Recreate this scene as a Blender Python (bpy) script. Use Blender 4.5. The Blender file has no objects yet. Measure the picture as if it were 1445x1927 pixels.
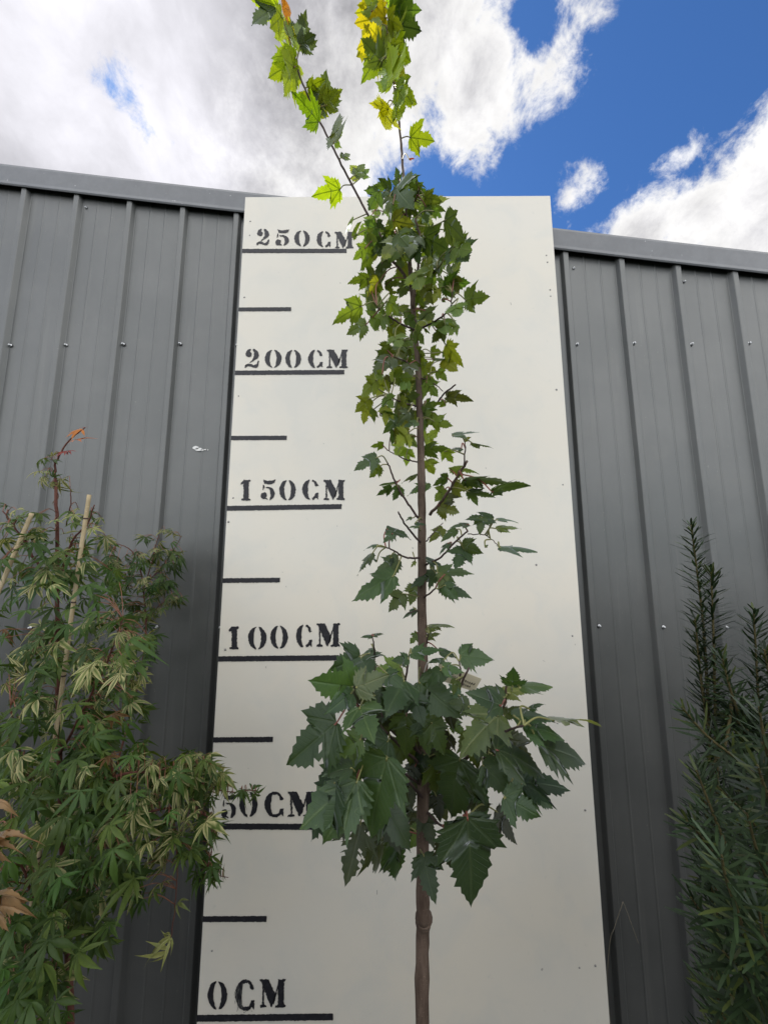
import bpy, math, random
import numpy as np
rnd = random.Random(7)
nr = np.random.RandomState(5)
rad = math.radians
sc = bpy.context.scene
COL = sc.collection

# ------------------------------------------------------------------ camera
FPX, PW, PH = 638.14, 1445.0, 1927.0
CAM = np.array([0.5498, -1.1653, 1.3343])
YAW, PITCH, ROLL = 0.0033, 0.1273, 0.0007
cam = bpy.data.cameras.new('camera'); camo = bpy.data.objects.new('camera', cam); COL.objects.link(camo)
cam.sensor_fit = 'HORIZONTAL'; cam.sensor_width = 36.0; cam.lens = 36.0 * FPX / PW
cam.clip_start = 0.02; cam.clip_end = 2000
camo.location = CAM
def _rot(y, p, r):
    cy, sy, cp, sp, cr, sr = math.cos(y), math.sin(y), math.cos(p), math.sin(p), math.cos(r), math.sin(r)
    return np.array([[cy,-sy,0],[sy,cy,0],[0,0,1]]) @ np.array([[1,0,0],[0,cp,-sp],[0,sp,cp]]) @ np.array([[cr,0,sr],[0,1,0],[-sr,0,cr]])
RC = _rot(YAW, PITCH, ROLL)
import mathutils
M = mathutils.Matrix([[RC[0,0], RC[0,2], -RC[0,1]], [RC[1,0], RC[1,2], -RC[1,1]], [RC[2,0], RC[2,2], -RC[2,1]]])
camo.rotation_euler = M.to_euler()
sc.camera = camo
def un(px, py, Y):
    """survey: point of the photograph that stands in the vertical plane y = Y"""
    d = RC @ np.array([(px - PW/2)/FPX, 1.0, -(py - PH/2)/FPX])
    return CAM + d * (Y - CAM[1]) / d[1]
def ray(px, py):
    d = RC @ np.array([(px - PW/2)/FPX, 1.0, -(py - PH/2)/FPX]); return d/np.linalg.norm(d)

# ------------------------------------------------------------------ light and exposure
SUN_EL, SUN_AZ = rad(52), rad(-36)            # behind the shed, up to the left, veiled by cloud
SKY_STR = 0.10
sc.view_settings.view_transform = 'Standard'; sc.view_settings.look = 'None'
sc.view_settings.exposure = 0.0; sc.view_settings.gamma = 1.0
sl = bpy.data.lights.new('sun', 'SUN'); so = bpy.data.objects.new('sun', sl); COL.objects.link(so)
sl.energy = 4.2; sl.angle = rad(0.6); sl.color = (1.0, 0.95, 0.86)
sd = np.array([math.sin(SUN_AZ)*math.cos(SUN_EL), math.cos(SUN_AZ)*math.cos(SUN_EL), math.sin(SUN_EL)])
so.rotation_euler = mathutils.Vector(-sd).to_track_quat('-Z', 'Y').to_euler()

world = bpy.data.worlds.new('World'); sc.world = world; world.use_nodes = True
NT = world.node_tree; NT.nodes.clear()
class G:
    """tiny helper for node arithmetic"""
    def __init__(s, nt): s.nt = nt
    def n(s, typ, **kw):
        o = s.nt.nodes.new(typ)
        for k, v in kw.items(): setattr(o, k, v)
        return o
    def put(s, sock, v):
        if hasattr(v, 'is_output'): s.nt.links.new(v, sock)
        elif v is not None:
            try: sock.default_value = v
            except Exception: sock.default_value = tuple(v) + (1.0,)
    def m(s, op, a, b=None, c=None, clamp=False):
        o = s.n('ShaderNodeMath', operation=op); o.use_clamp = clamp
        s.put(o.inputs[0], a)
        if b is not None: s.put(o.inputs[1], b)
        if c is not None: s.put(o.inputs[2], c)
        return o.outputs[0]
    def ss(s, v, lo, hi, a=0.0, b=1.0):
        o = s.n('ShaderNodeMapRange', interpolation_type='SMOOTHSTEP')
        s.put(o.inputs[0], v); s.put(o.inputs[1], lo); s.put(o.inputs[2], hi); s.put(o.inputs[3], a); s.put(o.inputs[4], b)
        return o.outputs[0]
    def mix(s, f, a, b, bt='MIX'):
        o = s.n('ShaderNodeMix', data_type='RGBA', blend_type=bt)
        s.put(o.inputs[0], f); s.put(o.inputs[6], a); s.put(o.inputs[7], b)
        return o.outputs[2]
    def noise(s, vec, scale, detail=4, rough=.55, dist=0.0, out=0):
        o = s.n('ShaderNodeTexNoise'); s.put(o.inputs['Vector'], vec)
        o.inputs['Scale'].default_value = scale; o.inputs['Detail'].default_value = detail
        o.inputs['Roughness'].default_value = rough; o.inputs['Distortion'].default_value = dist
        return o.outputs[out]
    def xyz(s, v):
        o = s.n('ShaderNodeSeparateXYZ'); s.put(o.inputs[0], v); return o.outputs
    def comb(s, x, y, z):
        o = s.n('ShaderNodeCombineXYZ'); s.put(o.inputs[0], x); s.put(o.inputs[1], y); s.put(o.inputs[2], z); return o.outputs[0]
g = G(NT)
sky = g.n('ShaderNodeTexSky', sky_type='NISHITA'); sky.sun_disc = False
sky.sun_elevation = SUN_EL; sky.sun_rotation = SUN_AZ; sky.altitude = 700; sky.air_density = 1.0; sky.dust_density = 0.3; sky.ozone_density = 3.0
tc = g.n('ShaderNodeTexCoord')
X, Y, Z = g.xyz(tc.outputs['Generated'])
zc = g.m('MAXIMUM', Z, 0.06)
PX, PY = g.m('DIVIDE', X, zc), g.m('DIVIDE', Y, zc)         # cloud layer overhead, seen in perspective
PP = g.comb(PX, PY, 0.0)
def cl(px, py):
    d = ray(px, py); return d[0]/d[2], d[1]/d[2]
def half(a, b):
    """signed distance to the line a->b in the cloud layer, positive to the left of travel in the photo"""
    (x0, y0), (x1, y1) = cl(*a), cl(*b)
    L = math.hypot(x1-x0, y1-y0); nx, ny = -(y1-y0)/L, (x1-x0)/L
    return g.m('ADD', g.m('ADD', g.m('MULTIPLY', PX, nx), g.m('MULTIPLY', PY, ny)), -(nx*x0+ny*y0))
def blob(a, b, wid):
    """1 - distance to a capsule-like ellipse along a->b: positive inside"""
    (x0, y0), (x1, y1) = cl(*a), cl(*b)
    cx, cy, L = (x0+x1)/2, (y0+y1)/2, math.hypot(x1-x0, y1-y0)/2
    ux, uy = (x1-x0)/2/L, (y1-y0)/2/L
    dx, dy = g.m('SUBTRACT', PX, cx), g.m('SUBTRACT', PY, cy)
    s = g.m('DIVIDE', g.m('ADD', g.m('MULTIPLY', dx, ux), g.m('MULTIPLY', dy, uy)), L)
    t = g.m('DIVIDE', g.m('SUBTRACT', g.m('MULTIPLY', dy, ux), g.m('MULTIPLY', dx, uy)), wid)
    r = g.m('SQRT', g.m('ADD', g.m('MULTIPLY', s, s), g.m('MULTIPLY', t, t)))
    return g.m('MULTIPLY', g.m('SUBTRACT', 1.0, r), wid)
DIR = tc.outputs['Generated']
n1 = g.m('SUBTRACT', g.noise(DIR, 4.2, 9, .62, .3), .5)
n2 = g.m('SUBTRACT', g.noise(DIR, 15.0, 9, .68, .25), .5)
warp = g.m('ADD', g.m('MULTIPLY', n1, .30), g.m('MULTIPLY', n2, .27))
HA = half((700, 345), (1010, 20))          # the big bank over the left
flip = -1.0 if True else 1.0
(x_, y_) = cl(300, 200)
def sgn(node_pts, inside):
    (x0, y0), (x1, y1) = cl(*node_pts[0]), cl(*node_pts[1]); L = math.hypot(x1-x0, y1-y0)
    nx, ny = -(y1-y0)/L, (x1-x0)/L; xi, yi = cl(*inside)
    return 1.0 if (nx*(xi-x0)+ny*(yi-y0)) > 0 else -1.0
def halfin(a, b, inside): return g.m('MULTIPLY', half(a, b), sgn((a, b), inside))
A = halfin((770, 330), (985, 60), (300, 200))
A = g.m('MAXIMUM', A, g.m('ADD', blob((800, 230), (985, 95), .15), .02))
A = g.m('MAXIMUM', A, g.m('ADD', blob((940, 150), (1150, -20), .085), .015))
A = g.m('MINIMUM', A, g.m('MULTIPLY', blob((975, 45), (1030, -40), .07), -1.0))
B = g.m('MINIMUM', halfin((1090, 440), (1445, 170), (1440, 440)), halfin((1275, 300), (1290, 480), (1440, 440)))
B = g.m('MAXIMUM', B, blob((1090, 470), (1300, 430), .17))
B = g.m('MAXIMUM', B, g.m('ADD', blob((1230, 450), (1445, 330), .15), .03))
B = g.m('MAXIMUM', B, blob((1270, 335), (1330, 250), .05))
S_ = g.m('ADD', blob((1078, 380), (1145, 328), .036), -.006)
H1 = g.m('MULTIPLY', blob((165, 150), (245, 155), .045), -1.0)
H2 = g.m('MULTIPLY', blob((245, 238), (290, 238), .03), -1.0)
D0 = g.m('MAXIMUM', g.m('MAXIMUM', A, B), S_)
A = g.m('MINIMUM', A, g.m('MINIMUM', g.m('ADD', H1, .095), g.m('ADD', H2, .085)))
D = g.m('MAXIMUM', g.m('MAXIMUM', A, B), S_)
# away from the photographed part: broken cumulus from the same noise
front = g.ss(Y, .05, .30)
away = g.m('MULTIPLY', g.m('SUBTRACT', g.noise(PP, .9, 8, .6, .3), .40), .8)
D = g.m('ADD', g.m('MULTIPLY', D, front), g.m('MULTIPLY', away, g.m('SUBTRACT', 1.0, front)))
dens = g.ss(g.m('ADD', D, warp), -.01, .075)
thick = g.ss(g.m('ADD', g.m('ADD', g.m('MULTIPLY', D0, front), g.m('MULTIPLY', away, g.m('SUBTRACT', 1.0, front))), g.m('MULTIPLY', warp, 1.6)), .02, .42)
# shading of the cloud: thin rims scatter white, thick cores go grey; brighter toward the sun
dn = g.n('ShaderNodeVectorMath', operation='DOT_PRODUCT'); g.put(dn.inputs[0], tc.outputs['Generated']); dn.inputs[1].default_value = tuple(ray(190, 110))
glow = g.ss(dn.outputs[1], .955, 1.0)
streak = g.m('ADD', g.m('MULTIPLY', g.noise(DIR, 5.0, 8, .58, .5), .75), g.m('MULTIPLY', g.noise(DIR, 17.0, 6, .6, .3), .25))
lum = g.m('ADD', g.m('MULTIPLY', thick, -.56), 1.02)
lum = g.m('ADD', lum, g.m('MULTIPLY', g.m('SUBTRACT', streak, .5), 1.15))
lum = g.m('ADD', lum, g.m('MULTIPLY', glow, .55))
opp = g.ss(Y, .25, -.45)                                     # clouds opposite the sun are lit from the front
lum = g.m('ADD', lum, g.m('MULTIPLY', opp, 1.9))
lum = g.m('MAXIMUM', lum, .35)
cloudc = g.mix(thick, (1.0, .99, .98), (.93, .92, .985))
cc = g.n('ShaderNodeVectorMath', operation='SCALE'); g.put(cc.inputs[0], cloudc); g.put(cc.inputs['Scale'], g.m('MULTIPLY', lum, 1.0/SKY_STR))
skyc = g.mix(1.0, sky.outputs[0], (.68, 1.10, 1.56, 1), 'MULTIPLY')
final = g.mix(g.m('MULTIPLY', dens, g.ss(Z, .0, .06)), skyc, cc.outputs[0])
bg = g.n('ShaderNodeBackground'); g.put(bg.inputs[0], final); bg.inputs[1].default_value = SKY_STR
wo = g.n('ShaderNodeOutputWorld'); NT.links.new(bg.outputs[0], wo.inputs[0])
world.cycles.sampling_method = 'MANUAL'; world.cycles.sample_map_resolution = 1024
sc.cycles.max_bounces = 8; sc.cycles.transmission_bounces = 6; sc.cycles.diffuse_bounces = 5
sc.cycles.use_denoising = True

# ------------------------------------------------------------------ helpers
def mat(name, color=(.5,.5,.5), rough=.5, spec=.5, metal=0.0):
    m = bpy.data.materials.new(name); m.use_nodes = True
    b = m.node_tree.nodes['Principled BSDF']
    b.inputs['Base Color'].default_value = (*color, 1); b.inputs['Roughness'].default_value = rough
    b.inputs['Specular IOR Level'].default_value = spec; b.inputs['Metallic'].default_value = metal
    return m, G(m.node_tree), b
class MB:
    def __init__(s): s.v = []; s.f = []; s.uv = []; s.c = []; s.mi = []; s.n = 0
    def add(s, v, f, uv=None, c=(1,1,1), mi=0):
        v = np.asarray(v, float); b = s.n
        s.v.append(v); s.f += [tuple(i + b for i in q) for q in f]
        s.uv.append(np.zeros((len(v), 2)) if uv is None else np.asarray(uv, float))
        cc = np.asarray(c, float)
        s.c.append(np.tile(cc, (len(v), 1)) if cc.ndim == 1 else cc)
        s.mi += [mi]*len(f); s.n += len(v)
    def box(s, x0, x1, y0, y1, z0, z1, **k):
        v = [(x,y,z) for x in (x0,x1) for y in (y0,y1) for z in (z0,z1)]
        s.add(v, [(0,1,3,2),(4,6,7,5),(0,4,5,1),(2,3,7,6),(0,2,6,4),(1,5,7,3)], **k)
    def tube(s, pts, rs, n=8, c=(1,1,1), mi=0, cap=True):
        pts = np.asarray(pts, float); k = len(pts)
        rs = np.full(k, rs) if np.isscalar(rs) else np.asarray(rs, float)
        t = np.gradient(pts, axis=0); t /= np.linalg.norm(t, axis=1)[:, None] + 1e-9
        ref = np.array([0.,1,0]) if abs(t[0][1]) < .9 else np.array([1.,0,0])
        V = []; UV = []
        a = np.linspace(0, 2*np.pi, n, endpoint=False); acc = 0.0
        for i in range(k):
            u = np.cross(t[i], ref); u /= np.linalg.norm(u); w = np.cross(t[i], u)
            if i: acc += np.linalg.norm(pts[i]-pts[i-1])
            for q in a:
                V.append(pts[i] + rs[i]*(math.cos(q)*u + math.sin(q)*w)); UV.append((q/6.2832, acc))
        F = [(i*n+j, i*n+(j+1) % n, (i+1)*n+(j+1) % n, (i+1)*n+j) for i in range(k-1) for j in range(n)]
        if cap: F += [tuple(range(n))[::-1], tuple((k-1)*n+j for j in range(n))]
        s.add(V, F, UV, c, mi)
    def build(s, name, mats, parent=None, smooth=True):
        me = bpy.data.meshes.new(name)
        V = np.concatenate(s.v)
        me.from_pydata(V.tolist(), [], s.f)
        if not isinstance(mats, (list, tuple)): mats = [mats]
        for m in mats: me.materials.append(m)
        me.polygons.foreach_set('material_index', s.mi)
        me.polygons.foreach_set('use_smooth', [smooth]*len(s.f))
        UV = np.concatenate(s.uv); C_ = np.concatenate(s.c)
        li = np.zeros(len(me.loops), dtype=np.int32); me.loops.foreach_get('vertex_index', li)
        ul = me.uv_layers.new(name='UVMap'); ul.data.foreach_set('uv', UV[li].ravel())
        at = me.color_attributes.new('tint', 'FLOAT_COLOR', 'POINT')
        at.data.foreach_set('color', np.concatenate([C_, np.ones((len(C_), 1))], 1).ravel())
        me.update()
        o = bpy.data.objects.new(name, me); COL.objects.link(o)
        if parent is not None: o.parent = parent
        return o
def tag(o, label=None, cat=None, group=None, kind=None):
    for k, v in (('label', label), ('category', cat), ('group', group), ('kind', kind)):
        if v: o[k] = v
    return o
def empty(name, label, cat, group=None, loc=(0,0,0)):
    o = bpy.data.objects.new(name, None); COL.objects.link(o); o.empty_display_size = .1; o.location = loc
    return tag(o, label, cat, group)
def spline(pts, n=8):
    """Catmull-Rom through points"""
    P = np.asarray(pts, float)
    if len(P) == 2: return np.array([P[0]+(P[1]-P[0])*t for t in np.linspace(0, 1, n+1)])
    Q = np.vstack([2*P[0]-P[1], P, 2*P[-1]-P[-2]]); out = []
    for i in range(len(P)-1):
        a, b, c, d = Q[i:i+4]
        for t in np.linspace(0, 1, n, endpoint=False):
            out.append(.5*((2*b)+(-a+c)*t+(2*a-5*b+4*c-d)*t*t+(-a+3*b-3*c+d)*t**3))
    out.append(P[-1]); return np.array(out)
def norm(v): return v/(np.linalg.norm(v)+1e-12)

# ------------------------------------------------------------------ materials
m_wall, q, b = mat('painted_steel', (.115,.12,.122), .36, .5, .55)
t = q.n('ShaderNodeTexCoord').outputs['Object']
n = q.noise(t, 3.0, 5, .6); n3 = q.noise(t, 700, 2, .5)
mp = q.n('ShaderNodeMapping'); q.put(mp.inputs[0], t); mp.inputs['Scale'].default_value = (1, 1, .05)
st = q.noise(mp.outputs[0], 26, 5, .65); du = q.noise(t, 9, 6, .7, .4)
base = q.mix(q.ss(n, .35, .7), (.112,.117,.114), (.134,.138,.134))
base = q.mix(q.ss(st, .56, .74, 0, .40), base, (.165,.168,.160))
base = q.mix(q.ss(du, .55, .78, 0, .35), base, (.150,.150,.140))
base = q.mix(q.ss(q.noise(t, 120, 2, .5), .74, .78, 0, .5), base, (.24,.24,.22))
q.put(b.inputs['Base Color'], base)
q.put(b.inputs['Roughness'], q.m('ADD', q.m('ADD', q.m('MULTIPLY', n, .14), .29), q.m('ADD', q.m('MULTIPLY', st, .10), q.m('MULTIPLY', du, .08))))
bp = q.n('ShaderNodeBump'); bp.inputs['Strength'].default_value = .12; bp.inputs['Distance'].default_value = .004
q.put(bp.inputs['Height'], q.m('ADD', q.m('MULTIPLY', n3, .35), q.m('MULTIPLY', q.noise(t, 5.5, 2, .4), 3.0))); q.put(b.inputs['Normal'], bp.outputs[0])
m_cap, q, b = mat('capping_steel', (.15,.16,.17), .42, .5)
t = q.n('ShaderNodeTexCoord').outputs['Object']
n = q.noise(t, 16, 6, .7); n4 = q.noise(t, 60, 3, .6)
q.put(b.inputs['Base Color'], q.mix(q.ss(n4, .70, .76), q.mix(q.ss(n, .3, .75), (.125,.132,.140), (.155,.163,.172)), (.34,.35,.35)))
m_board, q, b = mat('white_sheet', (.70,.70,.65), .42, .4)
t = q.n('ShaderNodeTexCoord').outputs['Object']
n = q.noise(t, 2.2, 3, .5); n2_ = q.noise(t, 45, 4, .6); n3 = q.noise(t, 900, 2, .5)
c1 = q.mix(q.ss(n, .3, .7), (.625,.605,.54), (.645,.61,.525))
c1 = q.mix(q.ss(q.noise(t, 6.5, 5, .6, .5), .42, .72, 0, .5), c1, (.56,.56,.515))
c2 = q.mix(q.ss(n2_, .62, .74, 0, .3), c1, (.50,.50,.45))
c2 = q.mix(q.ss(q.noise(t, 38, 2, .4), .775, .80, 0, .7), c2, (.22,.22,.20))
q.put(b.inputs['Base Color'], c2)
bp = q.n('ShaderNodeBump'); bp.inputs['Strength'].default_value = .06; bp.inputs['Distance'].default_value = .001
q.put(bp.inputs['Height'], n3); q.put(b.inputs['Normal'], bp.outputs[0])
m_edge, q, b = mat('sheet_edge', (.42,.42,.40), .5)
m_batten, q, b = mat('dark_batten', (.035,.036,.038), .6, .3)
m_paint, q, b = mat('black_paint', (.018,.018,.022), .55, .4)
t = q.n('ShaderNodeTexCoord').outputs['Object']
q.put(b.inputs['Base Color'], q.mix(q.ss(q.noise(t, 60, 5, .7), .5, .8), (.014,.014,.018), (.045,.045,.05)))
m_smear, q, b = mat('paint_smear', (.16,.16,.155), .6, .3)
m_screw, q, b = mat('screw_zinc', (.45,.46,.47), .35, .5, .8)
m_washer, q, b = mat('rubber_washer', (.03,.03,.03), .7)
m_white, q, b = mat('dried_splash', (.7,.7,.68), .7)
m_ground, q, b = mat('gravel_ground', (.05,.048,.045), .9, .2)
t = q.n('ShaderNodeTexCoord').outputs['Object']
q.put(b.inputs['Base Color'], q.mix(q.noise(t, 40, 6, .7), (.010,.010,.010), (.035,.033,.030)))
m_pot, q, b = mat('black_plastic', (.02,.02,.02), .5)
m_soil, q, b = mat('potting_mix', (.03,.02,.014), .95, .2)
def bark(name, ca, cb, sc_=30):
    m, q, b = mat(name, ca, .8, .25)
    t = q.n('ShaderNodeTexCoord').outputs['Object']
    mp = q.n('ShaderNodeMapping'); q.put(mp.inputs[0], t); mp.inputs['Scale'].default_value = (1, 1, .22)
    n = q.noise(mp.outputs[0], sc_*3, 6, .7); n2 = q.noise(t, sc_*.5, 3, .6)
    q.put(b.inputs['Base Color'], q.mix(q.ss(q.m('ADD', q.m('MULTIPLY', n, .7), q.m('MULTIPLY', n2, .3)), .35, .68), ca, cb))
    mp2 = q.n('ShaderNodeMapping'); q.put(mp2.inputs[0], t); mp2.inputs['Scale'].default_value = (1, 1, 2.6)
    le = q.ss(q.noise(mp2.outputs[0], sc_*7, 2, .5), .66, .72)
    src_ = b.inputs['Base Color'].links[0].from_socket
    q.put(b.inputs['Base Color'], q.mix(q.m('MULTIPLY', le, .6), src_, (cb[0]*1.8, cb[1]*1.8, cb[2]*1.7)))
    bp = q.n('ShaderNodeBump'); bp.inputs['Strength'].default_value = .6; bp.inputs['Distance'].default_value = .002
    q.put(bp.inputs['Height'], q.m('ADD', n, le)); q.put(b.inputs['Normal'], bp.outputs[0])
    return m
m_bark = bark('maple_bark', (.060,.040,.029), (.135,.098,.074))
m_twig = bark('maple_twig', (.045,.030,.028), (.085,.055,.05), 60)
m_rtwig = bark('red_twig', (.07,.025,.02), (.12,.05,.035), 60)
m_ytwig = bark('yew_twig', (.045,.04,.015), (.09,.075,.03), 60)
m_cane = bark('bamboo_cane', (.33,.26,.15), (.48,.40,.26), 25)
m_petiole, q, b = mat('petiole', (.20,.17,.07), .5)
at = q.n('ShaderNodeAttribute'); at.attribute_name = 'tint'; q.put(b.inputs['Base Color'], at.outputs['Color'])
def leafmat(name, veins='maple', trans=.50, tcol=(2.3,2.0,.55), gloss=.30, rough=.45):
    m = bpy.data.materials.new(name); m.use_nodes = True
    nt = m.node_tree; nt.nodes.clear(); q = G(nt)
    at = q.n('ShaderNodeAttribute'); at.attribute_name = 'tint'; base = at.outputs['Color']
    uv = q.n('ShaderNodeTexCoord').outputs['UV']
    u, v, _ = q.xyz(uv)
    nn = q.noise(q.n('ShaderNodeTexCoord').outputs['Object'], 55, 4, .6)
    base = q.mix(q.ss(nn, .35, .7, 0, .55), base, q.mix(1.0, base, (.62,.68,.7,1), 'MULTIPLY'))
    base = q.mix(q.ss(q.noise(q.n('ShaderNodeTexCoord').outputs['Object'], 260, 2, .5), .70, .76, 0, .55), base, q.mix(1.0, base, (2.6,2.1,2.2,1), 'MULTIPLY'))
    hgt = None
    if veins == 'maple':
        au = q.m('ABSOLUTE', u); r = q.m('SQRT', q.m('ADD', q.m('MULTIPLY', u, u), q.m('MULTIPLY', v, v)))
        an = q.m('ARCTAN2', au, v)
        d0 = au
        d1 = q.m('ABSOLUTE', q.m('MULTIPLY', q.m('SINE', q.m('SUBTRACT', an, .66)), r))
        d2 = q.m('ABSOLUTE', q.m('MULTIPLY', q.m('SINE', q.m('SUBTRACT', an, 1.28)), r))
        d1 = q.m('ADD', d1, q.m('MULTIPLY', q.ss(r, .50, .62), .2)); d2 = q.m('ADD', d2, q.m('MULTIPLY', q.ss(r, .30, .42), .2))
        dm = q.m('MINIMUM', d0, q.m('MINIMUM', d1, d2))
        main = q.ss(dm, .007, .024, 1.0, 0.0)
        # secondary veins: chevrons leaving each main vein
        s0 = q.m('SUBTRACT', v, q.m('MULTIPLY', dm, 1.25))
        fr = q.m('ABSOLUTE', q.m('SUBTRACT', q.m('FRACT', q.m('MULTIPLY', q.m('ADD', s0, q.m('MULTIPLY', r, .35)), 9.5)), .5))
        sec = q.ss(fr, .03, .10, .55, 0.0)
        vein = q.m('MAXIMUM', main, sec)
        base2 = q.mix(q.m('MULTIPLY', vein, .55), base, q.mix(1.0, base, (2.6,2.1,2.0,1), 'MULTIPLY'))
        tb = q.mix(q.m('MULTIPLY', vein, .9), base, q.mix(1.0, base, (.22,.28,.15,1), 'MULTIPLY'))
        hgt = vein
    else:
        base2 = base; tb = base
    geo = q.n('ShaderNodeNewGeometry')
    dcol = q.mix(q.m('MULTIPLY', geo.outputs['Backfacing'], .55), base2, q.mix(1.0, base2, (1.55,1.45,1.75,1), 'MULTIPLY'))
    df = q.n('ShaderNodeBsdfDiffuse'); q.put(df.inputs[0], dcol)
    tr = q.n('ShaderNodeBsdfTranslucent'); q.put(tr.inputs[0], q.mix(1.0, tb, (*tcol, 1), 'MULTIPLY'))
    gl = q.n('ShaderNodeBsdfGlossy'); gl.inputs['Roughness'].default_value = rough; gl.inputs['Color'].default_value = (.85,.9,.95,1)
    if hgt is not None:
        bp = q.n('ShaderNodeBump'); bp.inputs['Strength'].default_value = .35; bp.inputs['Distance'].default_value = .002; bp.invert = True
        q.put(bp.inputs['Height'], hgt); q.put(df.inputs['Normal'], bp.outputs[0]); q.put(gl.inputs['Normal'], bp.outputs[0])
    m1 = q.n('ShaderNodeMixShader'); m1.inputs[0].default_value = trans; nt.links.new(df.outputs[0], m1.inputs[1]); nt.links.new(tr.outputs[0], m1.inputs[2])
    lw = q.n('ShaderNodeLayerWeight'); lw.inputs[0].default_value = .5
    fz = q.m('ADD', .04, q.m('MULTIPLY', .75, q.m('POWER', lw.outputs['Facing'], 4.0)))
    m2 = q.n('ShaderNodeMixShader'); q.put(m2.inputs[0], q.m('MULTIPLY', q.m('MULTIPLY', fz, gloss*2), q.m('SUBTRACT', 1.0, q.m('MULTIPLY', geo.outputs['Backfacing'], .6))))
    nt.links.new(m1.outputs[0], m2.inputs[1]); nt.links.new(gl.outputs[0], m2.inputs[2])
    o = q.n('ShaderNodeOutputMaterial'); nt.links.new(m2.outputs[0], o.inputs[0])
    return m
m_leaf = leafmat('maple_leaf')
m_jleaf = leafmat('japanese_maple_leaf', None, .30, (1.7,1.6,.6), .14)
m_needle = leafmat('yew_needle', None, .12, (1.5,1.5,.6), .24, .36)
m_dry = leafmat('dry_leaf', None, .35, (1.5,1.2,.9), .2)

# ------------------------------------------------------------------ ground
GZ = -0.36
mb = MB(); mb.add([(-150,-150,GZ),(150,-150,GZ),(150,150,GZ),(-150,150,GZ)], [(0,1,2,3)])
tag(mb.build('ground', m_ground, smooth=False), kind='structure')

# ------------------------------------------------------------------ metal shed (gable wall falling to the right)
YW = 0.07
XL, XR = -3.60, 5.46
def topz(x): return 2.815 - .1366*(x + .04)
shed = empty('metal_shed', 'grey ribbed steel shed wall with sloping capping, behind the white measuring board', 'shed', loc=(1, YW, GZ))
def inshed(o):
    o.parent = shed; o.location = (-1, -YW, -GZ); return o
RX0, RS = -.058, .2222
prof = []                                     # (x, y) across the sheet
k0 = int(math.floor((XL - RX0)/RS)) + 1
x = XL; prof.append((XL, YW))
k = k0
while RX0 + k*RS < XR - .1:
    c = RX0 + k*RS
    prof += [(c-.0195, YW), (c-.018, YW-.001), (c-.0105, YW-.0145), (c-.0085, YW-.016), (c+.0085, YW-.016), (c+.0105, YW-.0145), (c+.018, YW-.001), (c+.0195, YW)]
    for ff in (.36, .64):                     # fine stiffening flutes in the pan
        p = c + RS*ff
        prof += [(p-.0045, YW), (p-.0015, YW-.0013), (p+.0015, YW-.0013), (p+.0045, YW)]
    k += 1
prof.append((XR, YW))
mb = MB(); zs = [GZ+.03, 0.3, 1.0, 1.7, 2.3]
V = []
for (x, y) in prof:
    for i, z in enumerate(zs): V.append((x, y + .0016*math.sin(x*9+z*2.3)*(1 if 0 < i < 5 else 0), z))
    V.append((x, y, topz(x)-.02))
nz = len(zs)+1
F = [(i*nz+j, (i+1)*nz+j, (i+1)*nz+j+1, i*nz+j+1) for i in range(len(prof)-1) for j in range(nz-1)]
mb.add(V, F)
inshed(mb.build('wall_cladding', m_wall, smooth=False))
# barge capping: face, bottom drip lip, top return
mb = MB(); CH = .088
sec = [(YW-.019, -CH), (YW-.0185, -CH-.002), (YW-.022, -CH-.003), (YW-.025, -CH+.002), (YW-.0245, -CH+.014), (YW-.030, -.012), (YW-.029, -.003), (YW-.024, 0.0), (YW+.16, .004), (YW+.16, -.004), (YW-.020, -.008)]
xs = np.linspace(XL-.02, XR+.02, 60); V = []
for x in xs:
    w = .0015*math.sin(x*3.1)
    for (y, dz) in sec: V.append((x, y, topz(x)+dz+w))
ns = len(sec)
F = [(i*ns+j, (i+1)*ns+j, (i+1)*ns+(j+1) % ns, i*ns+(j+1) % ns) for i in range(len(xs)-1) for j in range(ns)]
F += [tuple(range(ns)), tuple((len(xs)-1)*ns+j for j in range(ns))[::-1]]
mb.add(V, F); inshed(mb.build('barge_capping', m_cap, smooth=False))
# the rest of the shed
mb = MB()
mb.box(XL-.01, XL, YW, 5.0, GZ+.03, topz(XL)-.03); mb.box(XR, XR+.01, YW, 5.0, GZ+.03, topz(XR)-.03); mb.box(XL, XR, 4.99, 5.0, GZ+.03, topz(XR)-.05)
inshed(mb.build('side_wall', m_wall, smooth=False))
mb = MB(); mb.add([(XL,YW+.05,topz(XL)-.012),(XR,YW+.05,topz(XR)-.012),(XR,5,topz(XR)-.012),(XL,5,topz(XL)-.012)], [(0,1,2,3)])
inshed(mb.build('roof', m_wall, smooth=False))
# tek screws along the two girts, and a few rivets under the capping
def screw_mb(r):
    m = MB()
    def disc(r0, y0, r1, y1, n=14, mi=0, s=1):
        a = np.linspace(0, 2*np.pi, n, endpoint=False)
        V = [(r0*math.cos(q), y0, r0*math.sin(q)) for q in a] + [(r1*math.cos(q), y1, r1*math.sin(q)) for q in a]
        m.add(V, [(j, (j+1) % n, n+(j+1) % n, n+j) for j in range(n)] + [tuple(n+j for j in range(n))], mi=mi)
    disc(r, .0, r*.92, -.0025, mi=1); disc(r*.80, -.0025, r*.72, -.004, mi=0); disc(r*.48, -.004, r*.46, -.009, 6, 0); disc(r*.40, -.009, r*.2, -.0098, 6, 0)
    return m
smesh = None
spots = []
for k in range(k0, 24):
    c = RX0 + k*RS
    if -1.3 < c < 2.3 and not (-.02 < c+.025 < 1.22):
        spots += [(c + .026 + rnd.uniform(-.003,.003), z + rnd.uniform(-.004,.004), .0078) for z in (2.155, 1.085)]
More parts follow.
